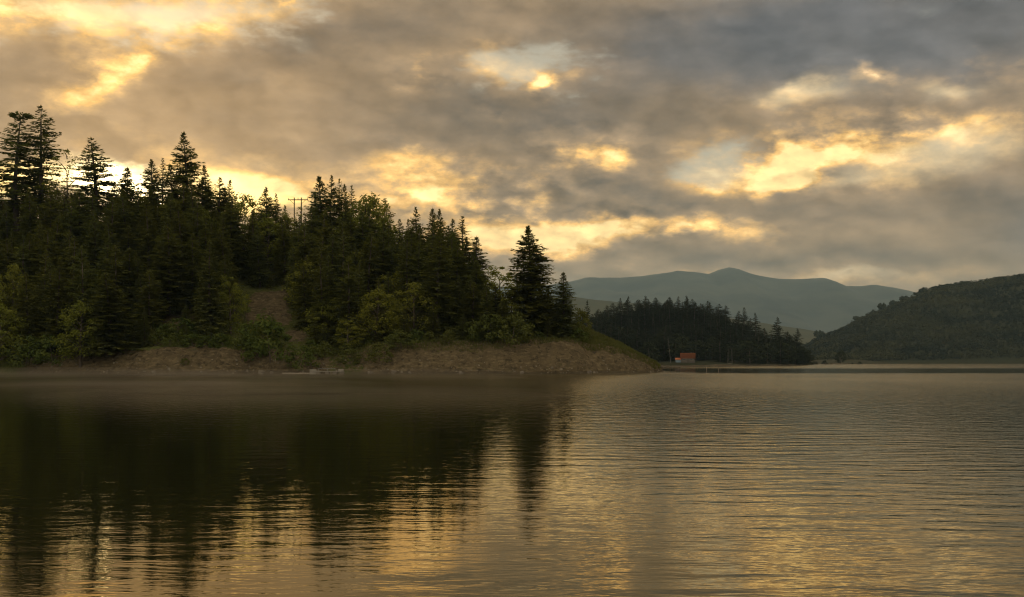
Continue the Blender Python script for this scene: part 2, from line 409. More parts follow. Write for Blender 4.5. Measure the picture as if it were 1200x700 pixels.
# ---------------------------------------------------------------- the lake
M_WATER = material('lake_water')
p = opos()
px_, py_, pz_ = xyz(p)
stretch = lambda sx, sy: vmath('MULTIPLY', p, (sx, sy, 1.0))
big = noise(stretch(0.02, 0.012), 1.0, 3, 0.5)
patch = noise(stretch(0.06, 0.03), 1.0, 3, 0.5)
nwarp = noise(stretch(0.12, 0.2), 1.0, 2, 0.5)
swell = noise(stretch(0.42, 0.95), 1.0, 3, 0.5)
chop = noise(vmath('ADD', stretch(0.62, 1.75), vmath('SCALE', noise(stretch(.25, .25), 1.0, 2, 0.5, out=1), scale=1.6)), 1.0, 3, 0.55)
chop2 = noise(stretch(1.7, 4.6), 1.0, 2, 0.5)
fine = noise(stretch(4.5, 11.0), 1.0, 2, 0.5)
nwarp2 = noise(stretch(0.35, 0.6), 1.0, 2, 0.5)
rowang = (py_ * 1.0 + px_ * 0.12 + nwarp * 5.5 + nwarp2 * 1.3) * 4.6
rows = rowang._m('SINE')
side = (px_ / py_).ramp(0.0, 0.16)
farther = py_.ramp(30.0, 130.0)
band = (py_ - px_ * 0.05 + (big - .5) * 30).ramp(222.0, 236.0) * (1.0 - (py_ - px_ * 0.05 + (big - .5) * 20).ramp(330.0, 470.0)) * px_.ramp(34.0, 46.0)
calm = 1.0 - band * 0.6
shelter = (px_ - py_ * 0.025 + (big - .5) * 5).ramp(-2.5, 6.0) * .68 + .32
grain = noise(stretch(2.2, 0.55), 1.0, 2, 0.5)
h = swell * 0.012 * shelter + (chop * 0.030 + chop2 * .006) * (0.35 + patch * 1.3) * (shelter * .9 + .1) + fine * 0.0016 + grain * (py_.ramp(18.0, 60.0) * .014 + py_.ramp(26.0, 110.0) * .10) * (shelter * .75 + .25) + rows * 0.0034 * side * patch.ramp(.35, .6)
wb = node('ShaderNodeBump'); put(wb, 'Height', h * calm); put(wb, 'Distance', 1.0); put(wb, 'Strength', 1.0)
bsdf = node('ShaderNodeBsdfPrincipled')
bsdf.inputs['Base Color'].default_value = (.012, .014, .006, 1)
bsdf.inputs['Specular Tint'].default_value = (1.0, .86, .56, 1)
put(bsdf, 'Roughness', (0.008 + farther * 0.13 * (0.6 + patch * .8)) * calm + 0.005)
bsdf.inputs['IOR'].default_value = 4.0
S.nt.links.new(wb.outputs[0], bsdf.inputs['Normal'])
wo = node('ShaderNodeOutputMaterial'); S.nt.links.new(bsdf.outputs[0], wo.inputs[0])
lx = np.linspace(-8500, 8500, 35); ly = np.linspace(-2500, 11500, 23)
lake = grid_mesh('lake_water', lx, ly, np.zeros((23, 35)), M_WATER)
# ---------------------------------------------------------------- tree materials
def mat_leaf(name, c0, c1, c2, transl=0.35, sc=0.55):
    m = material(name)
    oi = node('ShaderNodeObjectInfo'); r = S(oi.outputs['Random'])
    tcn = node('ShaderNodeTexCoord')
    n1 = noise(S(tcn.outputs['Object']), sc, 2 if sc > .1 else 6, 0.5)
    c = mixc(n1.ramp(.35, .65), c0, c1)
    c = mixc(r.ramp(.2, 1.0) * .75, c, c2)
    d = node('ShaderNodeBsdfDiffuse'); put(d, 0, c)
    t = node('ShaderNodeBsdfTranslucent'); put(t, 0, vmath('MULTIPLY', c, (1.25, 1.3, .7)))
    mx = node('ShaderNodeMixShader'); put(mx, 0, transl)
    S.nt.links.new(d.outputs[0], mx.inputs[1]); S.nt.links.new(t.outputs[0], mx.inputs[2])
    o = node('ShaderNodeOutputMaterial'); S.nt.links.new(mx.outputs[0], o.inputs[0])
    return m
M_SPRUCE = mat_leaf('spruce_needles', (.090, .094, .027, 1), (.132, .134, .037, 1), (.105, .122, .045, 1), .38)
M_LEAF = mat_leaf('broad_leaves', (.120, .138, .026, 1), (.170, .180, .036, 1), (.160, .158, .030, 1), .48)
M_SHRUB = mat_leaf('shrub_leaves', (.065, .088, .022, 1), (.10, .120, .032, 1), (.105, .105, .03, 1), .4)
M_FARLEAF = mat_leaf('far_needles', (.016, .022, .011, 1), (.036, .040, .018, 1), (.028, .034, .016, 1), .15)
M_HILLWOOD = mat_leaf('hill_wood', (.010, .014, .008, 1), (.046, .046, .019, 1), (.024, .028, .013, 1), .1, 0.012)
M_BARK = mat_simple('bark', (.055, .042, .030, 1), (.095, .078, .060, 1), 3.0, stretch=(1, 1, .2))
M_PALEBARK = mat_simple('pale_bark', (.13, .12, .10, 1), (.08, .072, .06, 1), 2.0, stretch=(1, 1, .3))

class Faces:
    def __init__(self): self.v = []; self.f = []
    def quad(self, a, b, c, d):
        n = len(self.v); self.v += [a, b, c, d]; self.f.append((n, n + 1, n + 2, n + 3))
    def tube(self, pts, rads, sides=6):
        n0 = len(self.v)
        for i, (p, r) in enumerate(zip(pts, rads)):
            t = (pts[min(i + 1, len(pts) - 1)] - pts[max(i - 1, 0)]).normalized()
            u = t.orthogonal().normalized(); w = t.cross(u)
            for k in range(sides):
                a = 2 * math.pi * k / sides
                self.v.append(p + (u * math.cos(a) + w * math.sin(a)) * r)
        for i in range(len(pts) - 1):
            for k in range(sides):
                a = n0 + i * sides + k; b = n0 + i * sides + (k + 1) % sides
                self.f.append((a, b, b + sides, a + sides))
        self.f.append(tuple(n0 + (len(pts) - 1) * sides + k for k in range(sides)))
    def box(self, c, s, rot=None):
        n = len(self.v)
        for dz in (-.5, .5):
            for dx, dy in ((-.5, -.5), (.5, -.5), (.5, .5), (-.5, .5)):
                p = Vector((dx * s[0], dy * s[1], dz * s[2]))
                if rot is not None: p = rot @ p
                self.v.append(Vector(c) + p)
        for q_ in ((3, 2, 1, 0), (4, 5, 6, 7), (0, 1, 5, 4), (1, 2, 6, 5), (2, 3, 7, 6), (3, 0, 4, 7)):
            self.f.append(tuple(n + i for i in q_))
    def mesh(self, name, mat):
        me = bpy.data.meshes.new(name); me.from_pydata([tuple(p) for p in self.v], [], self.f); me.update()
        me.materials.append(mat); return me

def spruce_meshes(seed, H=20.0, R=3.4, step=0.55, per=6, fill=1.0, low=0.05, power=0.85, odd_top=False, mat=None):
    """tapered trunk; whorls of drooping boughs that carry many narrow sprays"""
    rg = random.Random(seed)
    tr = Faces()
    bend = Vector((rg.uniform(-.3, .3), rg.uniform(-.3, .3), 0))
    pts = [Vector((bend.x * math.sin(k * .5), bend.y * math.sin(k * .4), H * k / 8.0 * .985)) for k in range(9)]
    tr.tube(pts, [0.30 * (1 - k / 8.0) ** .9 + .025 for k in range(9)], 7)
    axis = lambda z: Vector((bend.x * math.sin(z / H * 4.0), bend.y * math.sin(z / H * 3.2), z))
    fo = Faces()
    z = H * low
    UP = Vector((0, 0, 1))
    while z < H * 0.99:
        t = z / H
        prof = (1 - t) ** power * (1.0 if t > .12 else .75 + t * 2) * min(1.0, .30 + .70 * (1 - t) / .24)
        L0 = R * prof + 0.05
        for k in range(max(3, int(per * (0.6 + .5 * (1 - t)) + rg.random()))):
            if rg.random() > fill: continue
            a = rg.uniform(0, 2 * math.pi)
            L = L0 * rg.uniform(.62, 1.15)
            out_ = Vector((math.cos(a), math.sin(a), 0)); sd_ = Vector((-math.sin(a), math.cos(a), 0))
            pitch = (0.75 * t ** 2.2 - 0.22 * (1 - t)) + rg.uniform(-.12, .12)
            droop = (0.32 - .22 * t) * L * rg.uniform(.5, 1.3)
            base = axis(z + rg.uniform(-.15, .15))
            def bp(s): return base + out_ * (L * s) + UP * (math.tan(pitch) * L * s - droop * s * s + .22 * droop * s ** 4 * 2.2)
            n = max(2, int(L / 0.36))
            prev = bp(0)
            if L > .9:   # the bough itself
                e = bp(.9); w_ = UP * .035; fo.quad(base - w_, e - w_ * .3, e + w_ * .3, base + w_)
            for i in range(n):
                s = (i + .7) / n
                c = bp(s)
                ln = (0.14 + 0.30 * min(L, 1.1) + 0.30 * L * (1 - s)) * rg.uniform(.75, 1.25)
                wd = (.15 + .08 * rg.random()) * min(1, .45 + .5 * L)
                for side in (-1, 1):
                    d_ = (out_ * rg.uniform(.55, 1.0) + sd_ * side * rg.uniform(.6, 1.0) + UP * rg.uniform(-.42, .12)).normalized()
                    x_ = d_.cross(UP).normalized() * wd + UP * rg.uniform(-.08, .08)
                    m_ = c + d_ * ln * .55
                    fo.quad(c, m_ - x_, c + d_ * ln, m_ + x_)
                if rg.random() < .75:     # hanging twigs
                    d_ = (UP * -1 + out_ * rg.uniform(-.1, .5) + sd_ * rg.uniform(-.3, .3)).normalized(); ln2 = ln * rg.uniform(.5, .95) * (1 - .5 * t)
                    x_ = (sd_ if rg.random() < .5 else out_) * wd * .8
                    m_ = c + d_ * ln2 * .5
                    fo.quad(c, m_ - x_, c + d_ * ln2, m_ + x_)
            e = bp(1.0); d_ = (bp(1.0) - bp(.85)).normalized(); x_ = sd_ * .1
            fo.quad(e - d_ * .3, e - x_, e + d_ * .35, e + x_)
        z += step * (0.55 + .6 * (1 - t)) * rg.uniform(.75, 1.25)
    tip = axis(H * .985)
    for k in range(8):
        a = k * 2.4; o_ = Vector((math.cos(a), math.sin(a), 0))
        c = tip + UP * (.05 * k - .25)
        fo.quad(c, c + o_ * .06 + UP * .08, c + o_ * (.22 - .02 * k) + UP * .22, c - o_ * .02 + UP * .14)
    fo.quad(tip - UP * .2 + Vector((.05, 0, 0)), tip - UP * .2 - Vector((.05, 0, 0)), tip + UP * .75, tip + UP * .7)
    if odd_top:    # a witch's broom at the very top
        for k in range(260):
            d_ = Vector((rg.gauss(0, 1), rg.gauss(0, 1), rg.gauss(0, .6))).normalized()
            c = tip + Vector((d_.x * .95, d_.y * .95, d_.z * .5 + .2)) * rg.uniform(.4, 1)
            x_ = d_.orthogonal().normalized() * .12
            fo.quad(c, c + d_ * .2 - x_, c + d_ * .45, c + d_ * .2 + x_)
    return tr.mesh('trunk', M_BARK), fo.mesh('crown', mat or M_SPRUCE)

def broadleaf_meshes(seed, H=12.0, R=4.0, clumps=46, per=100, leaf=.34, gaps=0.0, low=.2, mat=None, bark=None, limb_r=.16, shape=.5):
    rg = random.Random(seed)
    tr = Faces(); fo = Faces()
    bx, by = rg.uniform(-.5, .5), rg.uniform(-.5, .5)
    top = Vector((bx, by, H * .78))
    tr.tube([Vector((0, 0, -.4)), Vector((bx * .2, by * .2, H * .25)), Vector((bx * .6, by * .6, H * .52)), top], [limb_r * 1.5, limb_r * 1.15, limb_r * .75, .03], 7)
    for k in range(clumps):
        a = k * 2.39996 + rg.uniform(-.4, .4)
        zz = low + (1 - low) * ((k + .5) / clumps)
        rr = R * (math.sin(math.pi * min(1, max(0.06, (zz - low) / (1 - low) * (1 - shape * .35) + .18))) ** .7) * math.sqrt(rg.uniform(.25, 1.0))
        c = Vector((math.cos(a) * rr + bx * zz, math.sin(a) * rr + by * zz, H * zz * rg.uniform(.92, 1.03)))
        st = Vector((bx * zz * .6, by * zz * .6, max(H * .12, c.z - rr * .75 - .6)))
        if k % 2 == 0 and limb_r > .05:
            md = (st + c) * .5 + Vector((0, 0, .25)); tr.tube([st, md, c], [limb_r * .5, limb_r * .3, .015], 5)
        cr = R * rg.choice((.20, .28, .36, .46, .52)) * rg.uniform(.85, 1.15) * (1.0 - .25 * zz)
        for _ in range(int(per * rg.uniform(.6, 1.2) * (1 - gaps))):
            d_ = Vector((rg.gauss(0, 1), rg.gauss(0, 1), rg.gauss(0, .8)))
            d_ = d_.normalized() * cr * rg.random() ** .45
            p_ = c + Vector((d_.x, d_.y, d_.z * .75))
            n_ = (d_.normalized() + Vector((rg.uniform(-.8, .8), rg.uniform(-.8, .8), rg.uniform(-.2, 1.0)))).normalized()
            u_ = n_.orthogonal().normalized(); u_.rotate(Matrix.Rotation(rg.uniform(0, 6.28), 3, n_)); w_ = n_.cross(u_)
            l_ = leaf * rg.uniform(.6, 1.35)
            fo.quad(p_ - u_ * l_ * .5, p_ + w_ * l_ * .32, p_ + u_ * l_ * .6, p_ - w_ * l_ * .32)
    return tr.mesh('trunk', bark or M_BARK), fo.mesh('crown', mat or M_LEAF)

SPR = [spruce_meshes(101, 20, 3.9, .46, 9, power=.66), spruce_meshes(102, 20, 3.6, .52, 9, .92, power=.62), spruce_meshes(103, 20, 4.3, .46, 9, .95, power=.68), spruce_meshes(104, 20, 3.3, .5, 8, .95, power=.66),
       spruce_meshes(105, 20, 4.0, .5, 9, .88, power=.62), spruce_meshes(106, 20, 4.4, .62, 8, .78, low=.12, power=.55), spruce_meshes(107, 20, 3.4, .44, 9, .9, power=.8)]
SPR_SPARSE = [spruce_meshes(111, 28, 4.4, .8, 7, .85, low=.2, power=.5, odd_top=True), spruce_meshes(112, 28, 4.2, .8, 7, .85, low=.16, power=.55),
              spruce_meshes(113, 24, 4.4, .7, 7, .88, low=.1, power=.64)]
SPR_DENSE = [spruce_meshes(121, 22, 4.6, .40, 11, 1.0, low=.03, power=.72)]
BRO = [broadleaf_meshes(201), broadleaf_meshes(202, 12, 3.6, 30, 100, shape=.8), broadleaf_meshes(203, 12, 4.4, 38, 90), broadleaf_meshes(204, 12, 2.8, 28, 95, low=.12, shape=.9)]
BRO_THIN = [broadleaf_meshes(211, 14, 3.4, 26, 70, .26, .45, .25)]
SHR = [broadleaf_meshes(301, 3.0, 2.0, 20, 85, .24, 0, .12, M_SHRUB, None, .04), broadleaf_meshes(302, 3.0, 1.7, 16, 95, .22, 0, .1, M_SHRUB, None, .04), broadleaf_meshes(303, 3.0, 2.3, 24, 75, .26, .1, .08, M_SHRUB, None, .04)]

def put_tree(name, pair, loc, h, base_h, wide, label, cat, group=None, rz=None, tilt=0.0):
    o = bpy.data.objects.new(name, None); COL.objects.link(o)
    o.empty_display_size = .5
    rg = random.Random(int(loc[0] * 97 + loc[1] * 31))
    o.location = (loc[0], loc[1], loc[2] - .25); k = h / base_h
    o.scale = (k * wide, k * wide, k)
    o.rotation_euler = (rg.uniform(-tilt, tilt), rg.uniform(-tilt, tilt), rg.uniform(0, 6.28) if rz is None else rz)
    o['label'] = label; o['category'] = cat
    if group: o['group'] = group
    for nm, me in (('trunk' if cat != 'shrub' else 'stem', pair[0]), ('crown' if cat != 'shrub' else 'foliage', pair[1])):
        c = bpy.data.objects.new(nm, me); COL.objects.link(c); c.parent = o
    return o

def hz(x, y): return float(head_h(np.array([x]), np.array([y]))[0])

# ---------------------------------------------------------------- the trees of the ridge line, one by one
def ridge_tree(px, top, depth, halfpx, pair, base_h, base_r, label, name='spruce_tree', cat='spruce tree', group='spruces along the ridge'):
    x = (px - 600) / FPX * depth; z = hz(x, depth)
    h = CAM_Z + (HOR - top) / FPX * depth - z + .25
    wide = max((halfpx * 1.75 / FPX * depth) / (base_r * h / base_h), 1.0)
    return put_tree(name, pair, (x, depth, z), h, base_h, wide, label, cat, group, tilt=.02)
RIDGE = [
 (20, 134, 298, 27, SPR_SPARSE[0], 28, 4.1, 'tall gaunt spruce with a dense knot of twigs at its tip'),
 (49, 123, 302, 20, SPR_SPARSE[1], 28, 3.5, 'tallest spruce on the hill, with open boughs and a pointed tip'),
 (109, 161, 300, 24, SPR_SPARSE[2], 24, 3.9, 'broad open-boughed spruce against the sun glow, right of the thin leafless-looking tree'),
 (148, 196, 296, 15, SPR[0], 20, 3.3, 'small dense pointed spruce in front of the brightest sun glow'),
 (135, 214, 301, 10, SPR[1], 20, 3.0, 'low ragged spruce top left of the small dense pointed one'),
 (177, 187, 300, 15, SPR[2], 20, 3.7, 'spruce with a blunt full top just right of the sun glow'),
 (191, 185, 303, 9, SPR_SPARSE[1], 28, 3.5, 'thin spruce top squeezed between fuller spruces'),
 (201, 192, 297, 10, SPR[3], 20, 2.7, 'narrow spruce tip hard against the tall lone spruce'),
 (218, 156, 300, 19, SPR[4], 20, 3.4, 'tall lone spruce that towers over the middle of the left ridge'),
 (242, 193, 298, 10, SPR[3], 20, 2.7, 'slim spruce on the right flank of the tall lone spruce'),
 (258, 208, 296, 12, SPR[1], 20, 3.0, 'spruce on the ridge where the skyline starts to fall'),
 (270, 210, 299, 8, SPR[3], 20, 2.7, 'slim spruce tip standing clear in the bright gap'),
 (312, 219, 296, 14, SPR[2], 20, 3.7, 'bushy topped spruce left of the power pole'),
 (323, 227, 300, 7, SPR[1], 20, 3.0, 'thin spruce tip next to the power pole'),
 (333, 240, 305, 6, SPR[3], 20, 2.7, 'lowest thin spruce tip just left of the power pole'),
 (375, 206, 292, 15, SPR[0], 20, 3.3, 'foremost dark spruce right of the power pole'),
 (388, 206, 296, 10, SPR[1], 20, 3.0, 'second of the close spruce tips right of the power pole'),
 (397, 209, 300, 9, SPR_SPARSE[1], 28, 3.5, 'third of the close spruce tips right of the power pole'),
 (405, 215, 296, 8, SPR[3], 20, 2.7, 'fourth of the close spruce tips right of the power pole'),
 (413, 216, 301, 10, SPR_SPARSE[2], 24, 3.9, 'last and most open of the close spruce tips right of the power pole'),
 (450, 232, 296, 13, SPR_SPARSE[1], 28, 3.5, 'open spruce right of the round leafy tree tops'),
 (467, 257, 294, 10, SPR[4], 20, 3.4, 'low blunt spruce in the dip of the skyline'),
 (478, 256, 299, 4, SPR[3], 20, 2.7, 'thinnest spruce spike in the dip of the skyline'),
 (488, 243, 293, 10, SPR[1], 20, 3.0, 'first spruce of the right-hand row of tips, tall and thin'),
 (505, 244, 290, 12, SPR[0], 20, 3.3, 'fullest spruce in the right-hand row of tips'),
 (518, 245, 294, 12, SPR[2], 20, 3.7, 'spruce with level boughs in the middle of the right-hand row of tips'),
 (529, 256, 292, 9, SPR[3], 20, 2.7, 'lower narrow spruce between two tall tips of the right-hand row'),
 (541, 253, 285, 14, SPR_SPARSE[1], 28, 3.5, 'open-boughed spruce with sky showing through, next to last in the row'),
 (558, 277, 275, 14, SPR[0], 20, 3.3, 'last spruce of the row, sloping down to the gap in the wood'),
 (620, 265, 246, 28, SPR_DENSE[0], 22, 4.6, 'large dense dark spruce standing alone near the end of the headland'),
 (660, 319, 244, 12, SPR[0], 20, 3.3, 'small neat spruce on the grass at the end of the headland'),
]
for r in RIDGE: ridge_tree(*r)
ridge_tree(80, 176, 296, 17, BRO_THIN[0], 14, 3.4, 'thin see-through broadleaf tree between the tall spruces and the sun glow', 'broadleaf_tree', 'broadleaf tree', None)
ridge_tree(428, 230, 288, 11, BRO[1], 12, 3.6, 'round topped broadleaf tree on the skyline left of an open spruce', 'broadleaf_tree', 'broadleaf tree', None)
ridge_tree(440, 233, 290, 11, BRO[0], 12, 4.0, 'broadleaf tree with a flat crown touching the open spruce on the skyline', 'broadleaf_tree', 'broadleaf tree', None)
ridge_tree(286, 229, 292, 15, BRO[2], 12, 4.4, 'low round broadleaf top in the bright gap of the ridge', 'broadleaf_tree', 'broadleaf tree', None)
ridge_tree(586, 313, 290, 13, BRO[3], 12, 2.8, 'dim upright broadleaf tree in the gap beside the large lone spruce', 'broadleaf_tree', 'broadleaf tree', None)
ridge_tree(352, 243, 293, 10, BRO_THIN[0], 14, 3.4, 'wispy broadleaf tree at the foot of the power pole', 'broadleaf_tree', 'broadleaf tree', None)

# ---------------------------------------------------------------- trees picked out on the hillside
def slope_tree(px, py, hpx, wpx, pair, base_h, base_r, label, name, cat, group=None):
    x, y = hit(px, py); y += 0.8
    h = hpx / FPX * y; wide = (wpx / 2 * (1.35 if cat == 'spruce tree' else 1.1) / FPX * y) / (base_r * h / base_h)
    return put_tree(name, pair, (x, y, hz(x, y)), h, base_h, wide, label, cat, group)
for a in [
 (14, 405, 92, 46, BRO[2], 12, 4.4, 'tall green broadleaf tree at the left end of the wood'),
 (-4, 436, 74, 56, BRO[0], 12, 4.0, 'low spreading broadleaf tree over the water at the left end of the wood'),
 (92, 434, 74, 56, BRO[0], 12, 4.0, 'broadleaf tree leaning over the misty shore, left of the pale bank'),
 (250, 380, 34, 26, BRO[1], 12, 3.6, 'small round green tree left of the bare earth slide'),
 (272, 376, 40, 34, BRO[2], 12, 4.4, 'dark rounded tree between the small round tree and the earth slide'),
 (362, 372, 66, 52, BRO[0], 12, 4.0, 'full dark broadleaf tree right of the bare earth slide'),
 (383, 402, 50, 46, BRO[2], 12, 4.4, 'wide broadleaf tree below and right of the earth slide'),
 (407, 413, 36, 30, BRO[3], 12, 2.8, 'small bright green tree low on the slope above the white pontoon'),
 (416, 360, 62, 42, BRO[1], 12, 3.6, 'leafy tree halfway up the slope above the white pontoon'),
 (440, 402, 62, 50, BRO[0], 12, 4.0, 'dark broad crowned tree low on the slope right of the white pontoon'),
 (455, 350, 56, 26, BRO[3], 12, 2.8, 'slender light green tree in the lit middle of the slope'),
 (432, 318, 66, 46, BRO[2], 12, 4.4, 'large light green tree high on the lit slope below the flat skyline crown'),
 (404, 318, 62, 34, BRO[1], 12, 3.6, 'light green tree high on the slope under the close spruce tips'),
 (478, 330, 50, 34, BRO[0], 12, 4.0, 'green broadleaf tree under the dip of the skyline'),
 (222, 262, 54, 36, BRO[1], 12, 3.6, 'yellow green tree catching sun glow under the tall lone spruce'),
 (240, 280, 56, 34, BRO[2], 12, 4.4, 'second yellow green tree lower under the tall lone spruce'),
 (285, 284, 48, 30, BRO[3], 12, 2.8, 'pale green upright tree under the bright gap of the ridge'),
 (312, 300, 60, 44, BRO[0], 12, 4.0, 'yellow green broad tree below the power pole'),
 (340, 300, 50, 34, BRO[2], 12, 4.4, 'green tree directly below the power pole'),
 (600, 394, 58, 30, BRO[3], 12, 2.8, 'yellow green sapling in front of the large lone spruce'),
 (480, 372, 40, 34, BRO[2], 12, 4.4, 'low dark tree above the left end of the long bare bank'),
]: slope_tree(*a, 'broadleaf_tree', 'broadleaf tree')
for a in [
 (124, 418, 96, 58, SPR[2], 20, 3.7, 'light green spruce at the shore left of the pale bank'),
 (150, 384, 92, 44, SPR[0], 20, 3.3, 'dark spruce behind the light green shore spruce'),
 (196, 372, 104, 50, SPR[4], 20, 3.4, 'dark spruce above the pale boulder-like earth patch'),
 (240, 350, 84, 44, SPR[0], 20, 3.3, 'dark spruce uphill of the small round green tree'),
 (555, 396, 66, 30, SPR[1], 20, 3.0, 'young green spruce above the middle of the long bare bank'),
 (512, 368, 76, 34, SPR[3], 20, 2.7, 'pale green slim spruce in front of the right-hand row of tips'),
 (536, 372, 70, 34, SPR[1], 20, 3.0, 'dark slim spruce right of the pale green slim spruce'),
 (580, 385, 50, 30, SPR[0], 20, 3.3, 'dark young spruce in the gap left of the large lone spruce'),
 (642, 374, 42, 26, SPR[2], 20, 3.7, 'dark young spruce tucked under the right side of the large lone spruce'),
]: slope_tree(*a, 'spruce_tree', 'spruce tree')
for a in [
 (316, 428, 52, 66, SHR[0], 3, 2.0, 'large dark shrub at the foot of the bare earth slide'),
 (296, 412, 34, 40, SHR[1], 3, 1.7, 'shrub left of the large dark shrub under the earth slide'),
 (352, 436, 26, 40, SHR[2], 3, 2.3, 'low shrub at the water beside the white pontoon'),
 (208, 398, 24, 44, SHR[2], 3, 2.3, 'shrub on the pale earth patch left of the slide'),
 (226, 410, 16, 26, SHR[1], 3, 1.7, 'small low shrub on top of the pale bank'),
 (172, 404, 20, 26, SHR[0], 3, 2.0, 'shrub between the two pale earth patches'),
 (216, 432, 8, 10, SHR[1], 3, 1.7, 'tiny lone shrub on the face of the pale bank'),
 (684, 398, 34, 20, SHR[1], 3, 1.7, 'upright dark shrub on the grass right of the small neat spruce'),
 (600, 408, 36, 44, SHR[0], 3, 2.0, 'dark shrub spilling over the edge of the long bare bank'),
 (570, 400, 30, 44, SHR[2], 3, 2.3, 'wide shrub along the edge of the bank left of the spilling shrub'),
 (630, 394, 32, 44, SHR[2], 3, 2.3, 'wide shrub along the bank edge right of the spilling shrub'),
 (652, 390, 22, 30, SHR[0], 3, 2.0, 'rounded shrub beneath the small neat spruce'),
 (470, 412, 22, 36, SHR[0], 3, 2.0, 'shrub at the left end of the long bare bank'),
 (530, 394, 26, 40, SHR[1], 3, 1.7, 'dark shrub over the middle of the long bare bank'),
 (445, 428, 22, 34, SHR[2], 3, 2.3, 'low shrub near the water left of the long bare bank'),
 (410, 432, 18, 26, SHR[1], 3, 1.7, 'small shrub near the water right of the white pontoon'),
 (60, 432, 34, 50, SHR[0], 3, 2.0, 'dark shrub at the misty water edge left of the leaning tree'),
 (28, 432, 34, 50, SHR[2], 3, 2.3, 'dark shrub at the misty water edge near the left end of the wood'),
]: slope_tree(*a, 'shrub', 'shrub')

# ---------------------------------------------------------------- the rest of the wood on the slope
YF_X = [-300, 0, 60, 130, 200, 230, 262, 300, 340, 358, 372, 400, 430, 470, 520, 552, 570, 592, 602, 650]
YF_Y = [200, 220, 216, 224, 204, 202, 216, 236, 248, 250, 226, 219, 238, 264, 257, 280, 324, 348, 356, 372]
rg = random.Random(5)
placed = []
clear_spots = [hit(px, py) + (r,) for (px, py, r) in [(302, 352, 5), (318, 350, 5), (320, 366, 4.5), (322, 382, 4), (335, 374, 4), (346, 395, 3), (350, 415, 3.5), (205, 382, 4), (156, 400, 4)]]
SCAR = [((a, b), hit(a, b)) for a, b in [(296, 352), (305, 350), (316, 346), (326, 342), (322, 362), (332, 372), (340, 380), (346, 392), (352, 405), (355, 418), (290, 368), (205, 378), (156, 398), (190, 404), (240, 404), (120, 424), (140, 424)]]
ZONES = [(-400, 60, 'dark spruce in the wood below the two tallest spruces'), (60, 165, 'dark spruce in the wood below the brightest sun glow'),
         (165, 262, 'dark spruce in the wood below the tall lone spruce'), (262, 350, 'spruce in the wood below the power pole and the bright gap'),
         (350, 430, 'spruce in the wood below the close spruce tips'), (430, 660, 'spruce in the wood below the right-hand row of spruce tips')]
tries = 0
while tries < 5200:
    tries += 1
    x = rg.uniform(-150, 8); d0 = rg.uniform(5, 74)
    y = float(np.interp(x, SHX, SHY)) + d0 * min(1, float(np.interp(x, LRX, LRY)) / 66)
    pxl = x / y * FPX + 600
    if pxl < -40: continue
    hb_ = float(np.interp(x, HBX, HBY))
    edge = hb_ * 1.15 + 1.0 if pxl > 105 else 3.0
    if float(head_d(np.array([x]), np.array([y]))[0]) < edge: continue
    if any((x - cx) ** 2 + ((y - cy) * .75) ** 2 < r * r or (0 < cy - y < 14 and abs(x - cx) < r * .8) for cx, cy, r in clear_spots): continue
    if any((x - a) ** 2 + (y - b) ** 2 < 5.0 ** 2 for a, b in placed): continue
    z = hz(x, y)
    yf = np.interp(pxl, YF_X, YF_Y) + rg.uniform(0, 10)
    zmax = CAM_Z + (HOR - yf) / FPX * y
    pb, pt = HOR - (z - CAM_Z) * FPX / y, None
    near = d0 < 16 and pxl > 105
    h = min(rg.uniform(5, 9) if near else rg.uniform(12, 24), zmax - z)
    if h < 3.5: continue
    pt = pb - h * FPX / y; hw = h * .2 * FPX / y + 2
    if any(y < cy + 2 and abs(pxl - qx) < hw and pt < qy < pb + 3 for (qx, qy), (_, cy) in SCAR): continue
    placed.append((x, y))
    leafy = rg.random() < (.38 if 265 < pxl < 500 else .14)
    zl = next(z_ for z_ in ZONES if z_[0] <= pxl < z_[1])
    if leafy and h < 14:
        k = rg.randrange(4)
        put_tree('broadleaf_tree', BRO[k], (x, y, z), h, 12, rg.uniform(.95, 1.3), zl[2].replace('dark spruce', 'broadleaf tree').replace('spruce in the', 'broadleaf tree in the', 1), 'broadleaf tree', 'broadleaf trees scattered through the wood', tilt=.05)
    else:
        k = rg.randrange(7)
        put_tree('spruce_tree', SPR[k], (x, y, z), h, 20, rg.uniform(1.3, 1.8) if h < 12 else rg.uniform(1.1, 1.6), zl[2], 'spruce tree', 'spruces of the wood on the slope', tilt=.06)
# scrub along the top of the bank
n_s = 0
for i in range(260):
    pxl = rg.choice([rg.uniform(120, 300), rg.uniform(360, 700), rg.uniform(360, 700)])
    y0 = 240
    x = (pxl - 600) / FPX * 236
    ys_ = float(np.interp(x, SHX, SHY)); hb_ = float(np.interp(x, HBX, HBY))
    y = ys_ + hb_ * 1.15 + rg.uniform(.5, 9)
    if pxl > 655 and rg.random() < .8: continue
    if any((x - cx) ** 2 + (y - cy) ** 2 < r * r for cx, cy, r in clear_spots): continue
    if any((x - a) ** 2 + (y - b) ** 2 < 2.2 ** 2 for a, b in placed): continue
    placed.append((x, y)); n_s += 1
    where = 'pale low bank left of the earth slide' if pxl < 320 else ('slope right of the white pontoon' if pxl < 470 else 'long bare bank')
    put_tree('shrub', SHR[i % 3], (x, y, hz(x, y)), rg.uniform(1.4, 3.6), 3, rg.uniform(.9, 1.4), 'leafy shrub along the top of the ' + where, 'shrub', 'scrub along the top of the bank', tilt=.1)
print('wood:', len(placed), 'scrub', n_s)
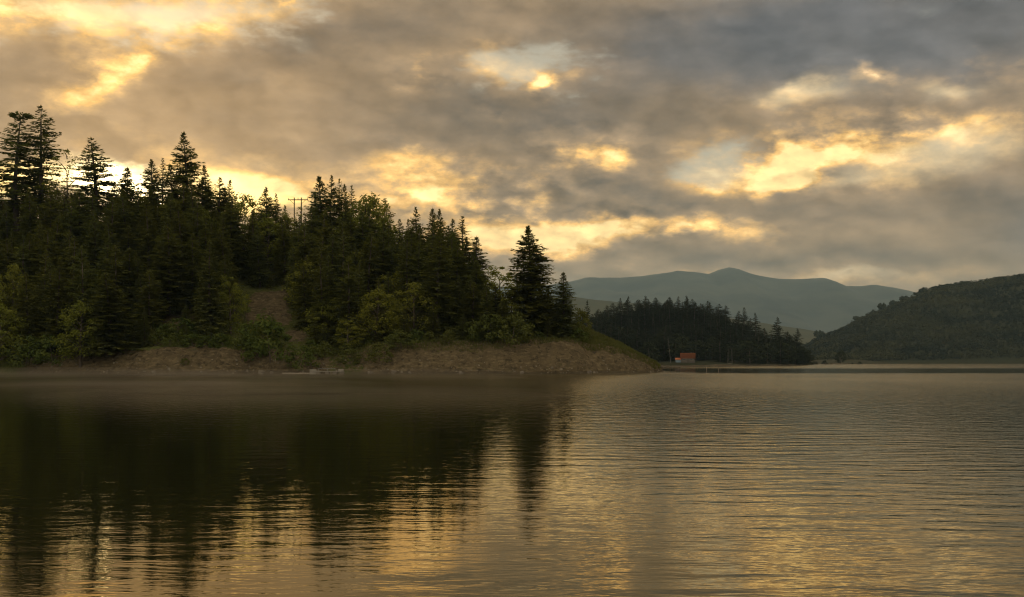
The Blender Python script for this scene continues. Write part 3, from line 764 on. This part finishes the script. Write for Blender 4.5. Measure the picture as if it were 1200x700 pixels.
# ---------------------------------------------------------------- the wood on the far shore: single small trees
def join_pair(name, pair):
    """trunk and crown of a tree too small in the picture to need parts, as one mesh"""
    me = bpy.data.meshes.new(name); v = []; f = []; mi = []
    for k, m in enumerate(pair):
        n = len(v); v += [tuple(q_.co) for q_ in m.vertices]
        for p_ in m.polygons: f.append(tuple(n + i for i in p_.vertices)); mi.append(k)
    me.from_pydata(v, [], f); me.update()
    for m in pair: me.materials.append(m.materials[0])
    me.polygons.foreach_set('material_index', mi)
    return me
CONIFER = [join_pair('conifer', spruce_meshes(401 + i, 18, r_ * 1.15, .9, 9, 1.0, power=.6, mat=M_FARLEAF)) for i, r_ in enumerate((3.4, 4.2, 3.0))]  # distant conifers built on the spruce form, species unknown
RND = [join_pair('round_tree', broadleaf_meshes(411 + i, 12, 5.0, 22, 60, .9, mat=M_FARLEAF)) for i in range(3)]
def put_far(name, me, x, y, z, h, base_h, wide, label, cat, group=None):
    o = bpy.data.objects.new(name, me); COL.objects.link(o)
    k = h / base_h; o.location = (x, y, z - .4); o.scale = (k * wide, k * wide, k); o.rotation_euler.z = (x * 1.7 + y) % 6.28
    o['label'] = label; o['category'] = cat
    if group: o['group'] = group
    return o
fz = lambda x, y: float(far_h(np.array([x]), np.array([y]))[0])
rz_ = lambda x, y: float(right_h(np.array([x]), np.array([y]))[0])
FAR_TOPS = [(688, 352, 690, 8, 'first fir of the far shore, alone beside the end of the headland', 0), (704, 364, 800, 6, 'low fir at the left end of the far wood', 1), (727, 349, 850, 7, 'pointed fir where the far wood rises', 0), (736, 347, 860, 6, 'second pointed fir where the far wood rises', 2),
            (756, 346, 870, 8, 'broad pointed fir on the top of the far wood left of the middle', 1), (784, 348, 880, 8, 'dark fir on the top of the far wood above the orange roof', 0), (795, 347, 880, 5, 'thin fir on the top of the far wood above the orange roof', 2), (804, 346, 875, 8, 'tall dense fir on the top of the far wood, right of the thin one', 1),
            (821, 355, 880, 9, 'full fir on the top of the far wood where it begins to fall', 1), (872, 360, 860, 7, 'fir on the falling right half of the far wood skyline', 0), (885, 366, 860, 6, 'smaller fir next down the falling skyline of the far wood', 2), (911, 371, 840, 9, 'prominent fir near the right end of the far wood', 1), (934, 384, 830, 8, 'last fir at the right end of the far wood, apart from the rest', 1)]
far_xy = []
for px, top, dep, hw, lab, k in FAR_TOPS:
    x = (px - 600) / FPX * dep; z = fz(x, dep); h = CAM_Z + (HOR - top) / FPX * dep - z
    br = (3.4, 4.2, 3.0)[k]
    put_far('conifer_tree', CONIFER[k], x, dep, z, h, 18, max(.8, (hw * 1.5 / FPX * dep) / (br * h / 18)), lab, 'fir tree', 'conifers of the far wood'); far_xy.append((x, dep))
o_ = (985, 690)
for i, (px, dep, h) in enumerate([(949, 905, 8), (956, 930, 6), (966, 960, 7), (974, 985, 4.5), (999, 1010, 5), (1008, 1040, 6)]):
    x = (px - 600) / FPX * dep; put_far('round_tree', RND[i % 3], x, dep, fz(x, dep), h, 12, 1.2, 'small dark tree on the low meadow between the far wood and the hill', 'broadleaf tree', 'small trees on the far meadow')
x = (985 - 600) / FPX * 1000; put_far('round_tree', RND[0], x, 1000, 0.5, 12.5, 12, 1.0, 'dark bushy tree alone on the low meadow by the far water', 'broadleaf tree')
rg = random.Random(9)
YS_X = [600, 690, 720, 760, 800, 830, 870, 900, 925, 940, 960]; YS_Y = [368, 366, 352, 347, 346, 348, 357, 369, 388, 405, 418]
tries = 0
while tries < 2600:
    tries += 1
    dep = rg.uniform(690, 930); pxl = rg.uniform(660, 946); x = (pxl - 600) / FPX * dep
    shore = float(np.interp(x, FSX, FSY))
    if pxl < 835 and dep < shore + (62 if pxl > 770 else 50): continue
    if pxl > 835 and dep < shore + rg.uniform(4, 20): continue
    if any((x - a) ** 2 + ((y_ - dep) * .6) ** 2 < 7.0 ** 2 for a, y_ in far_xy): continue
    z = fz(x, dep)
    zm = CAM_Z + (HOR - np.interp(pxl, YS_X, YS_Y) - rg.uniform(0, 6)) / FPX * dep
    leafy = rg.random() < (.55 if dep < shore + 120 else .2)
    h = min(rg.uniform(9, 15) if leafy else rg.uniform(15, 24), zm - z)
    if h < 5: continue
    far_xy.append((x, dep))
    if len(far_xy) > 290: break
    part_ = 'left half of the far wood' if pxl < 770 else ('far wood behind the orange-roofed cottage' if pxl < 850 else 'falling right end of the far wood')
    if leafy: put_far('round_tree', RND[rg.randrange(3)], x, dep, z, h, 12, rg.uniform(1.2, 1.7), 'dark rounded tree in the ' + part_, 'broadleaf tree', 'rounded trees of the far wood')
    else: put_far('conifer_tree', CONIFER[rg.randrange(3)], x, dep, z, h, 18, rg.uniform(1.6, 2.3), 'dark fir in the ' + part_, 'fir tree', 'conifers of the far wood')
print('wood: far', len(far_xy))
# the wooded hill: a mass of crowns nobody could count, and single trees along its top
rg = random.Random(77)
mass = Faces()
def crown_blob(F, c, r, h, n, conif):
    for _ in range(n):
        d_ = Vector((rg.gauss(0, 1), rg.gauss(0, 1), rg.gauss(0, 1))).normalized()
        s = rg.random() ** .4
        zf = abs(d_.z) * (1 if d_.z > 0 else -.6)
        taper = (1 - max(0, zf) * .8) if conif else 1
        p_ = c + Vector((d_.x * r * s * taper, d_.y * r * s * taper, h * (.5 + .5 * zf * s)))
        n_ = (d_ + Vector((rg.uniform(-.6, .6), rg.uniform(-.6, .6), .3))).normalized()
        u_ = n_.orthogonal().normalized(); u_.rotate(Matrix.Rotation(rg.uniform(0, 6.28), 3, n_)); w_ = n_.cross(u_)
        l_ = r * rg.uniform(.3, .55)
        F.quad(p_ - u_ * l_, p_ + w_ * l_ * .6, p_ + u_ * l_, p_ - w_ * l_ * .6)
for i in range(6500):
    y = rg.uniform(1500, 2100) ; pxl = rg.uniform(925, 1330); x = (pxl - 600) / FPX * y
    # clearings on the slope
    if vnoise(np.array([x * .012]), np.array([y * .010]), 55)[0] > .47 and y < 1960: continue
    z = rz_(x, y); h = rg.uniform(6, 12)
    if y > 2030: h = min(h, CAM_Z + (HOR - np.interp(pxl, RHP, RHY) + 3.0) / FPX * y - z)
    if h < 4: continue
    crown_blob(mass, Vector((x, y, z - 1)), rg.uniform(2.4, 5.2), h, 20, rg.random() < .5)
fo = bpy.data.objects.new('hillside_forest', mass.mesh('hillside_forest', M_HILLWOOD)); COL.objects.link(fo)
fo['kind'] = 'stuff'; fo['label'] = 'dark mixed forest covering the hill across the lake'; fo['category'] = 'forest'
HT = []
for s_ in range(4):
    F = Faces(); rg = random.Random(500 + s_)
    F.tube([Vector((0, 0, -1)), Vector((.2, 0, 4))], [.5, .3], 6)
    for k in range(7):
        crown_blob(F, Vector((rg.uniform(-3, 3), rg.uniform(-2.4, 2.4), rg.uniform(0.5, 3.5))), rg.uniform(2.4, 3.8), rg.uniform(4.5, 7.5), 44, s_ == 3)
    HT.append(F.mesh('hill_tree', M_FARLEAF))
for i, (px, top, w, k) in enumerate([(960, 385, 6, 3), (1005, 368, 6, 0), (1033, 353, 5, 3), (1046, 350, 4, 3), (1060, 345, 7, 3), (1068, 348, 5, 0), (1078, 340, 8, 0), (1087, 335, 9, 1), (1097, 334, 9, 2), (1108, 330, 11, 0), (1120, 329, 10, 1), (1130, 327, 9, 2), (1143, 329, 7, 3), (1152, 328, 8, 0), (1165, 323, 14, 1), (1178, 324, 10, 2), (1185, 322, 13, 0), (1195, 320, 7, 3), (1204, 319, 10, 1)]):
    y = 2060; x = (px - 600) / FPX * y; z = rz_(x, y); h = max(7.0, CAM_Z + (HOR - top) / FPX * y - z)
    o = bpy.data.objects.new('hilltop_tree', HT[k]); COL.objects.link(o); o.location = (x, y, z - .5); kz = h / 10.5; o.scale = (w / FPX * y / 5.2, w / FPX * y / 5.2, kz); o.rotation_euler.z = i * 1.3
    o['category'] = 'tree'; o['group'] = 'trees along the top of the hill across the lake'
    o['label'] = ['broad rounded tree', 'broad rounded tree', 'broad rounded tree', 'narrow upright tree'][k] + (' on the low left end of the hill crest across the lake' if px < 1050 else (' on the middle of the hill crest across the lake' if px < 1130 else ' on the highest part of the hill crest across the lake'))
# ---------------------------------------------------------------- things people put here
def plain(name, c0, c1, rough=.8, scale=4.0):
    return mat_simple(name, c0, c1, scale, rough)
M_WOOD = plain('weathered_wood', (.16, .13, .10, 1), (.25, .21, .16, 1))
M_DARKWOOD = plain('dark_wet_wood', (.045, .035, .025, 1), (.08, .065, .045, 1))
M_ROOF = plain('orange_roof_tiles', (.30, .10, .045, 1), (.38, .14, .06, 1), scale=1.2)
M_WALL = plain('dull_plaster', (.10, .085, .07, 1), (.07, .06, .05, 1), scale=.8)
M_BLUE = plain('blue_grey_boards', (.12, .16, .19, 1), (.15, .19, .22, 1))
M_GLASSY = plain('dark_window', (.02, .022, .025, 1), (.03, .03, .035, 1), .15)
M_WHITE = plain('stained_white_paint', (.23, .21, .17, 1), (.16, .145, .12, 1), scale=2.0)
M_STONE = plain('pale_stone', (.17, .145, .11, 1), (.10, .085, .065, 1), scale=1.5)
M_METAL = plain('grey_metal', (.14, .14, .14, 1), (.2, .2, .19, 1), .5)

def thing(name, loc, label, cat, group=None, rz=0.0):
    o = bpy.data.objects.new(name, None); COL.objects.link(o); o.location = loc; o.rotation_euler.z = rz
    o['label'] = label; o['category'] = cat
    if group: o['group'] = group
    return o
def part(name, F, mat, parent, bevel=0.0):
    o = bpy.data.objects.new(name, F.mesh(name, mat)); COL.objects.link(o); o.parent = parent
    if bevel:
        b = o.modifiers.new('bevel', 'BEVEL'); b.width = bevel; b.segments = 2; b.limit_method = 'ANGLE'
    return o
V = Vector
# twin-post power pole on the ridge
pd = 300.0; pxm = (349 - 600) / FPX * pd; gz = hz(pxm, pd); topz = CAM_Z + (HOR - 233) / FPX * pd
pole = thing('power_pole', (pxm, pd, gz), 'wooden twin-post power pole with one crossarm on the ridge', 'power pole')
for dx in (-.98, .98):
    F = Faces(); F.tube([V((dx, 0, -1)), V((dx, 0, topz - gz + .3))], [.19, .14], 10); part('post', F, M_DARKWOOD, pole)
F = Faces(); F.box((0.1, -.2, topz - gz - .35), (5.6, .16, .24)); part('crossarm', F, M_DARKWOOD, pole, .02)
for dx in (-2.5, 0.1, 2.7):
    F = Faces(); F.tube([V((dx, -.2, topz - gz - .21)), V((dx, -.2, topz - gz - .1)), V((dx, -.2, topz - gz + .05)), V((dx, -.2, topz - gz + .18))], [.05, .1, .07, .03], 8); part('insulator', F, M_METAL, pole)
for sgn in (-1, 1):
    F = Faces(); F.tube([V((sgn * .98, -.1, topz - gz - 1.5)), V((sgn * 2.1, -.1, topz - gz - .48))], [.05, .05], 6); part('brace', F, M_DARKWOOD, pole)

# cottage with an orange roof on the far shore
cd = 690.0; cx = (806 - 600) / FPX * cd; cz = fz(cx, cd)
cot = thing('cottage', (cx, cd, cz), 'small cottage with an orange tiled roof on the far shore', 'cottage', rz=rad(-10))
W_, Dp, Hh = 8.6, 6.0, 2.5
F = Faces(); F.box((0, 0, Hh / 2 - .4), (W_, Dp, Hh + .8))
n = len(F.v); F.v += [V((-W_ / 2, -Dp / 2, Hh)), V((-W_ / 2, Dp / 2, Hh)), V((-W_ / 2, 0, Hh + 3.2)), V((W_ / 2, -Dp / 2, Hh)), V((W_ / 2, Dp / 2, Hh)), V((W_ / 2, 0, Hh + 3.2))]
F.f += [(n, n + 2, n + 1), (n + 3, n + 4, n + 5)]
part('wall', F, M_WALL, cot)
F = Faces()
for sgn in (-1, 1):
    r_ = Euler((sgn * math.atan2(3.3, Dp / 2), 0, 0)).to_matrix()
    F.box((0, sgn * Dp / 4 * 1.05, Hh + 1.66), (W_ + 1.0, 4.75, .18), r_)
roof = part('roof', F, M_ROOF, cot, .02)
F = Faces(); F.box((2.2, .6, Hh + 3.3), (.6, .6, 1.2)); part('chimney', F, M_WALL, roof)
for wx in (-2.3, 2.2):
    F = Faces()
    F.box((wx, -Dp / 2 - .03, 1.35), (1.2, .07, .1)); F.box((wx, -Dp / 2 - .03, 2.35), (1.2, .07, .1)); F.box((wx - .55, -Dp / 2 - .03, 1.85), (.1, .07, .9)); F.box((wx + .55, -Dp / 2 - .03, 1.85), (.1, .07, .9))
    w_ = part('window', F, M_WHITE, cot)
    F = Faces(); F.box((wx, -Dp / 2 - .012, 1.85), (1.0, .02, .9)); part('pane', F, M_GLASSY, w_)
F = Faces(); F.box((0, -Dp / 2 - .03, .95), (.95, .06, 1.95)); door = part('door', F, M_DARKWOOD, cot)
F = Faces(); F.box((.35, -Dp / 2 - .09, 1.0), (.12, .05, .05)); part('handle', F, M_METAL, door)
F = Faces(); F.box((-W_ / 2 - 1.75, -1.2, .9), (3.3, 3.2, 2.2)); an = part('annex', F, M_BLUE, cot, .03)
F = Faces(); F.box((-W_ / 2 - 1.75, -1.2, 2.35), (3.8, 3.9, .16), Euler((rad(16), 0, 0)).to_matrix()); part('annex_roof', F, M_ROOF, an)

# bare pale trunks by the far water
def trunk_thing(px, y0, y1, dep, lean, label, r0=.17):
    x = (px - 600) / FPX * dep; z = fz(x, dep); h = (y1 - y0) / FPX * dep
    t = thing('bare_trunk', (x, dep, z - .3), label, 'tree trunk', 'bare pale trunks by the far water')
    F = Faces(); F.tube([V((0, 0, 0)), V((lean * .4, 0, h * .4)), V((lean * .75, .1, h * .75)), V((lean, 0, h))], [r0, r0 * .8, r0 * .55, .05], 8); part('stem', F, M_PALEBARK, t)
    F = Faces()
    for k in range(9):
        zz = h * (.45 + .055 * k); a = k * 2.3; b = V((lean * zz / h, 0, zz)); d_ = V((math.cos(a), math.sin(a), .9)) * h * .07
        F.tube([b, b + d_ * .6, b + d_], [.07, .05, .02], 5)
    part('branches', F, M_PALEBARK, t)
trunk_thing(786, 390, 422, 680, -1.8, 'tall leaning pale trunk left of the orange-roofed cottage')
trunk_thing(853, 408, 426, 690, .2, 'left one of two thin pale trunks standing by the far water', .2)
trunk_thing(858, 407, 426, 690, -.3, 'right one of two thin pale trunks standing by the far water', .2)

def stone(px, dep, w, h, label, zf, seed):
    rg = random.Random(seed); x = (px - 600) / FPX * dep
    bm = bmesh.new(); bmesh.ops.create_icosphere(bm, subdivisions=3, radius=1)
    for v in bm.verts:
        n_ = float(fbm(np.array([v.co.x * 1.3 + seed * 3]), np.array([v.co.y * 1.3 + v.co.z * 1.7]), 4, seed)[0])
        v.co *= 1 + n_ * .55; v.co.x *= w / 2; v.co.y *= w / 2.4; v.co.z *= h * .7
    me = bpy.data.meshes.new('stone'); bm.to_mesh(me); bm.free(); me.materials.append(M_STONE)
    o = bpy.data.objects.new('stone', me); COL.objects.link(o); o.location = (x, dep, zf); o['label'] = label; o['category'] = 'stone'; o['group'] = 'stones along the water'
stone(854, 672, 4.0, 1.5, 'pale stone at the far waterline below two thin trunks', .3, 3)
for px, w, h, lab in [(307, 1.5, .9, 'pale stone at the waterline below the large dark shrub'), (318, .8, .5, 'smaller stone just right of the pale waterline stone'), (433, 1.0, .7, 'pale stone at the waterline right of the white pontoon'),
                      (437, .7, .5, 'second smaller stone right of the white pontoon'), (461, 1.2, .8, 'stone at the left foot of the long bare bank'), (480, .8, .5, 'low stone at the foot of the long bare bank, near its left end'), (540, 1.1, .6, 'flat stone at the foot of the middle of the long bare bank'),
                      (612, 1.0, .7, 'stone at the waterline straight below the large lone spruce'), (690, 1.2, .7, 'stone at the waterline below the grassy end of the bank'), (236, .9, .6, 'stone at the waterline below the pale low bank'), (180, 1.1, .6, 'flat stone at the left waterline of the pale low bank')]:
    x = (px - 600) / FPX * 228; dep = float(np.interp(x, SHX, SHY))
    for k in range(40):
        if hz((px - 600) / FPX * dep, dep) > .05: break
        dep += .25
    stone(px, dep, w, h, lab, .12, int(px))

# white pontoon moored at the foot of the slide
pdp = 222.5; pxc = (383 - 600) / FPX * pdp
pon = thing('pontoon', (pxc, pdp, 0), 'low white pontoon of floats and a deck at the foot of the slope', 'pontoon', rz=rad(2))
F = Faces(); F.box((0.4, 0, .48), (6.2, 1.8, .12)); part('deck', F, M_WHITE, pon, .02)
for dx in (-1.6, .2, 1.7, 3.1):
    F = Faces(); F.box((dx, 0, .18), (.85, 1.5, .46)); part('float', F, M_STONE, pon, .08)
F = Faces(); F.box((-2.75, 0, .42), (1.35, 1.5, 1.0)); part('locker', F, M_WHITE, pon, .04)
F = Faces(); F.box((2.9, .1, .76), (1.1, 1.1, .44)); part('step', F, M_WHITE, pon, .03)
for dx in (-1.8, 0.0, 1.6):
    F = Faces(); F.tube([V((dx, .8, .5)), V((dx, .8, 1.1))], [.04, .04], 8); part('rail_post', F, M_METAL, pon)
F = Faces(); F.tube([V((-1.8, .8, 1.08)), V((1.6, .8, 1.08))], [.035, .035], 8); part('rail', F, M_METAL, pon)
# pale plank walkway and the long floating timbers
def timber(x0, x1, dep, r, mat, label, nseg):
    a = (x0 - 600) / FPX * dep; b = (x1 - 600) / FPX * dep
    t = thing('floating_timber', ((a + b) / 2, dep, 0), label, 'timber')
    L = (b - a) / nseg
    for k in range(nseg):
        F = Faces(); c = a + L * (k + .5) - (a + b) / 2; s_ = ((k * 37) % 7 - 3) * .03
        F.tube([V((c - L * .49, s_, .03)), V((c, s_ + .05, .06)), V((c + L * .49, -s_, .03))], [r, r * 1.05, r * .9], 8); part('log', F, mat, t)
timber(133, 256, 196, .13, M_DARKWOOD, 'long dark line of floating timbers off the pale low bank', 5)
timber(331, 366, 222, .17, M_WOOD, 'pale floating timbers tied to the left end of the white pontoon', 2)

# little jetty at the tip of the headland
jd = 262.0; jx = (785 - 600) / FPX * jd
jet = thing('jetty', (jx, jd, 0), 'small wooden jetty on thin posts at the tip of the headland', 'jetty')
F = Faces()
for k in range(17): F.box((-2.4 + .3 * k, 0, 1.28), (.27, 1.5, .07))
part('deck', F, M_WOOD, jet)
for dx in (-1.9, .0, .9, 1.6, 2.3):
    F = Faces(); F.tube([V((dx, -.6, -1.5)), V((dx, -.6, 1.24))], [.09, .08], 8); part('post', F, M_DARKWOOD, jet)
F = Faces(); F.box((0, -.62, 1.16), (5.0, .1, .16)); part('beam', F, M_DARKWOOD, jet)
for px, hgt, lab in [(828, 1.25, 'thin mooring post standing in the water right of the jetty'), (842, .8, 'shorter mooring post in the water farther right of the jetty')]:
    F = Faces(); F.tube([V((0, 0, -2)), V((0, 0, hgt * .6)), V((.03, 0, hgt))], [.09, .08, .07], 8)
    o = bpy.data.objects.new('mooring_post', F.mesh('mooring_post', M_WOOD)); COL.objects.link(o); o.location = ((px - 600) / FPX * 258, 258, 0); o['label'] = lab; o['category'] = 'post'; o['group'] = 'mooring posts by the jetty'

# stones washed down to the waterline, too many to count
rg = random.Random(8); R_ = Faces()
for i in range(1500):
    x = rg.uniform(-105, 37); y = float(np.interp(x, SHX, SHY)) + rg.uniform(-3.5, 5.5); z = hz(x, y)
    if z < -.15 or z > 3.0 or (z > .8 and rg.random() < .6): continue
    s = rg.uniform(.08, .28) * (1.8 if rg.random() < .07 else 1)
    n = len(R_.v); c = V((x, y, z + s * .2))
    for d_ in ((1, 0, 0), (.3, .9, .1), (-.8, .5, 0), (-.7, -.7, .1), (.4, -.9, 0)): R_.v.append(c + V(d_) * s * rg.uniform(.7, 1.2) - V((0, 0, s * .5)))
    for d_ in ((.6, .1, .6), (0, .5, .7), (-.5, .1, .6), (-.2, -.5, .65), (.3, -.4, .6)): R_.v.append(c + V(d_) * s * rg.uniform(.7, 1.2))
    for k in range(5): R_.f.append((n + k, n + (k + 1) % 5, n + 5 + (k + 1) % 5, n + 5 + k))
    R_.f.append(tuple(n + 5 + k for k in range(5)))
M_RUBBLE = plain('shore_stones', (.20, .17, .12, 1), (.10, .085, .06, 1), scale=.6)
o = bpy.data.objects.new('rubble', R_.mesh('rubble', M_RUBBLE)); COL.objects.link(o); o['kind'] = 'stuff'; o['label'] = 'small stones and earth clods strewn along the waterline'; o['category'] = 'rubble'

# long grass on the end of the headland and along the bank edge
rg = random.Random(31); G = Faces()
for i in range(15000):
    x = rg.uniform(-34, 37); x = x if rg.random() < .5 else rg.uniform(6, 37)
    y = float(np.interp(x, SHX, SHY)) + float(np.interp(x, HBX, HBY)) * 1.1 + rg.uniform(-.8, 16)
    if x < 6 and rg.random() < .4: y = float(np.interp(x, SHX, SHY)) + float(np.interp(x, HBX, HBY)) * 1.1 + rg.uniform(-1.5, 3)
    z = hz(x, y)
    if z < .8: continue
    for k in range(2):
        a = rg.uniform(0, 6.28); h_ = rg.uniform(.25, .7); w_ = V((math.cos(a), math.sin(a), 0)) * .06; t_ = V((rg.uniform(-.2, .2), rg.uniform(-.2, .2), h_)); b = V((x + rg.uniform(-.2, .2), y, z - .05))
        G.quad(b - w_, b + w_, b + t_ + w_ * .2, b + t_ - w_ * .2)
M_GRASS = mat_leaf('long_grass', (.075, .085, .022, 1), (.11, .105, .035, 1), (.09, .095, .03, 1), .3)
o = bpy.data.objects.new('long_grass', G.mesh('long_grass', M_GRASS)); COL.objects.link(o); o['kind'] = 'stuff'; o['label'] = 'long olive grass on the end of the headland'; o['category'] = 'grass'
# ---------------------------------------------------------------- the air
def volume_mat(name, color, density, aniso):
    m = material(name); v = node('ShaderNodeVolumePrincipled')
    v.inputs['Color'].default_value = color; v.inputs['Density'].default_value = density; v.inputs['Anisotropy'].default_value = aniso
    o = node('ShaderNodeOutputMaterial'); S.nt.links.new(v.outputs[0], o.inputs['Volume'])
    return m
F = Faces(); F.box((0, 4600, 432), (17900, 15400, 876))
hz_o = bpy.data.objects.new('haze', F.mesh('haze', volume_mat('haze', (.52, .80, 1.0, 1), 0.000045, 0.2))); COL.objects.link(hz_o); hz_o['kind'] = 'stuff'

# morning mist lying on the water before the wood: flat banks, thin at their rims
M_MIST = volume_mat('mist', (.98, .92, .78, 1), 0.0048, 0.6)
def mist(x, y, rx, ry, top, seed):
    bm = bmesh.new(); bmesh.ops.create_icosphere(bm, subdivisions=4, radius=1)
    for v in bm.verts:
        n_ = float(fbm(np.array([v.co.x * 2.2 + seed]), np.array([v.co.y * 2.2 + v.co.z]), 3, seed)[0])
        k = 1 + .35 * n_; v.co.x *= rx * k; v.co.y *= ry * k; v.co.z *= top * k
        v.co.z = max(v.co.z, -.02)
    me = bpy.data.meshes.new('mist'); bm.to_mesh(me); bm.free(); me.materials.append(M_MIST)
    o = bpy.data.objects.new('mist', me); COL.objects.link(o); o.location = (x, y, .03); o['kind'] = 'stuff'; o['label'] = 'thin low mist bank lying on the water before the wood'; o['category'] = 'mist'
rg = random.Random(12)
spots = [(-95, 205, 44, 20, 1.5), (-30, 206, 36, 16, 1.2), (-62, 175, 34, 18, 1.2), (-20, 165, 24, 14, 1.0), (26, 216, 20, 10, .7)]
for k in range(13):
    y = rg.uniform(70, 185); spots.append((y * rg.uniform(-.5, -.09), y, rg.uniform(9, 20), rg.uniform(6, 12), rg.uniform(.5, 1.15)))
for i, (x, y, rx, ry, tp_) in enumerate(spots): mist(x, y, rx, ry, tp_, 3 + i)
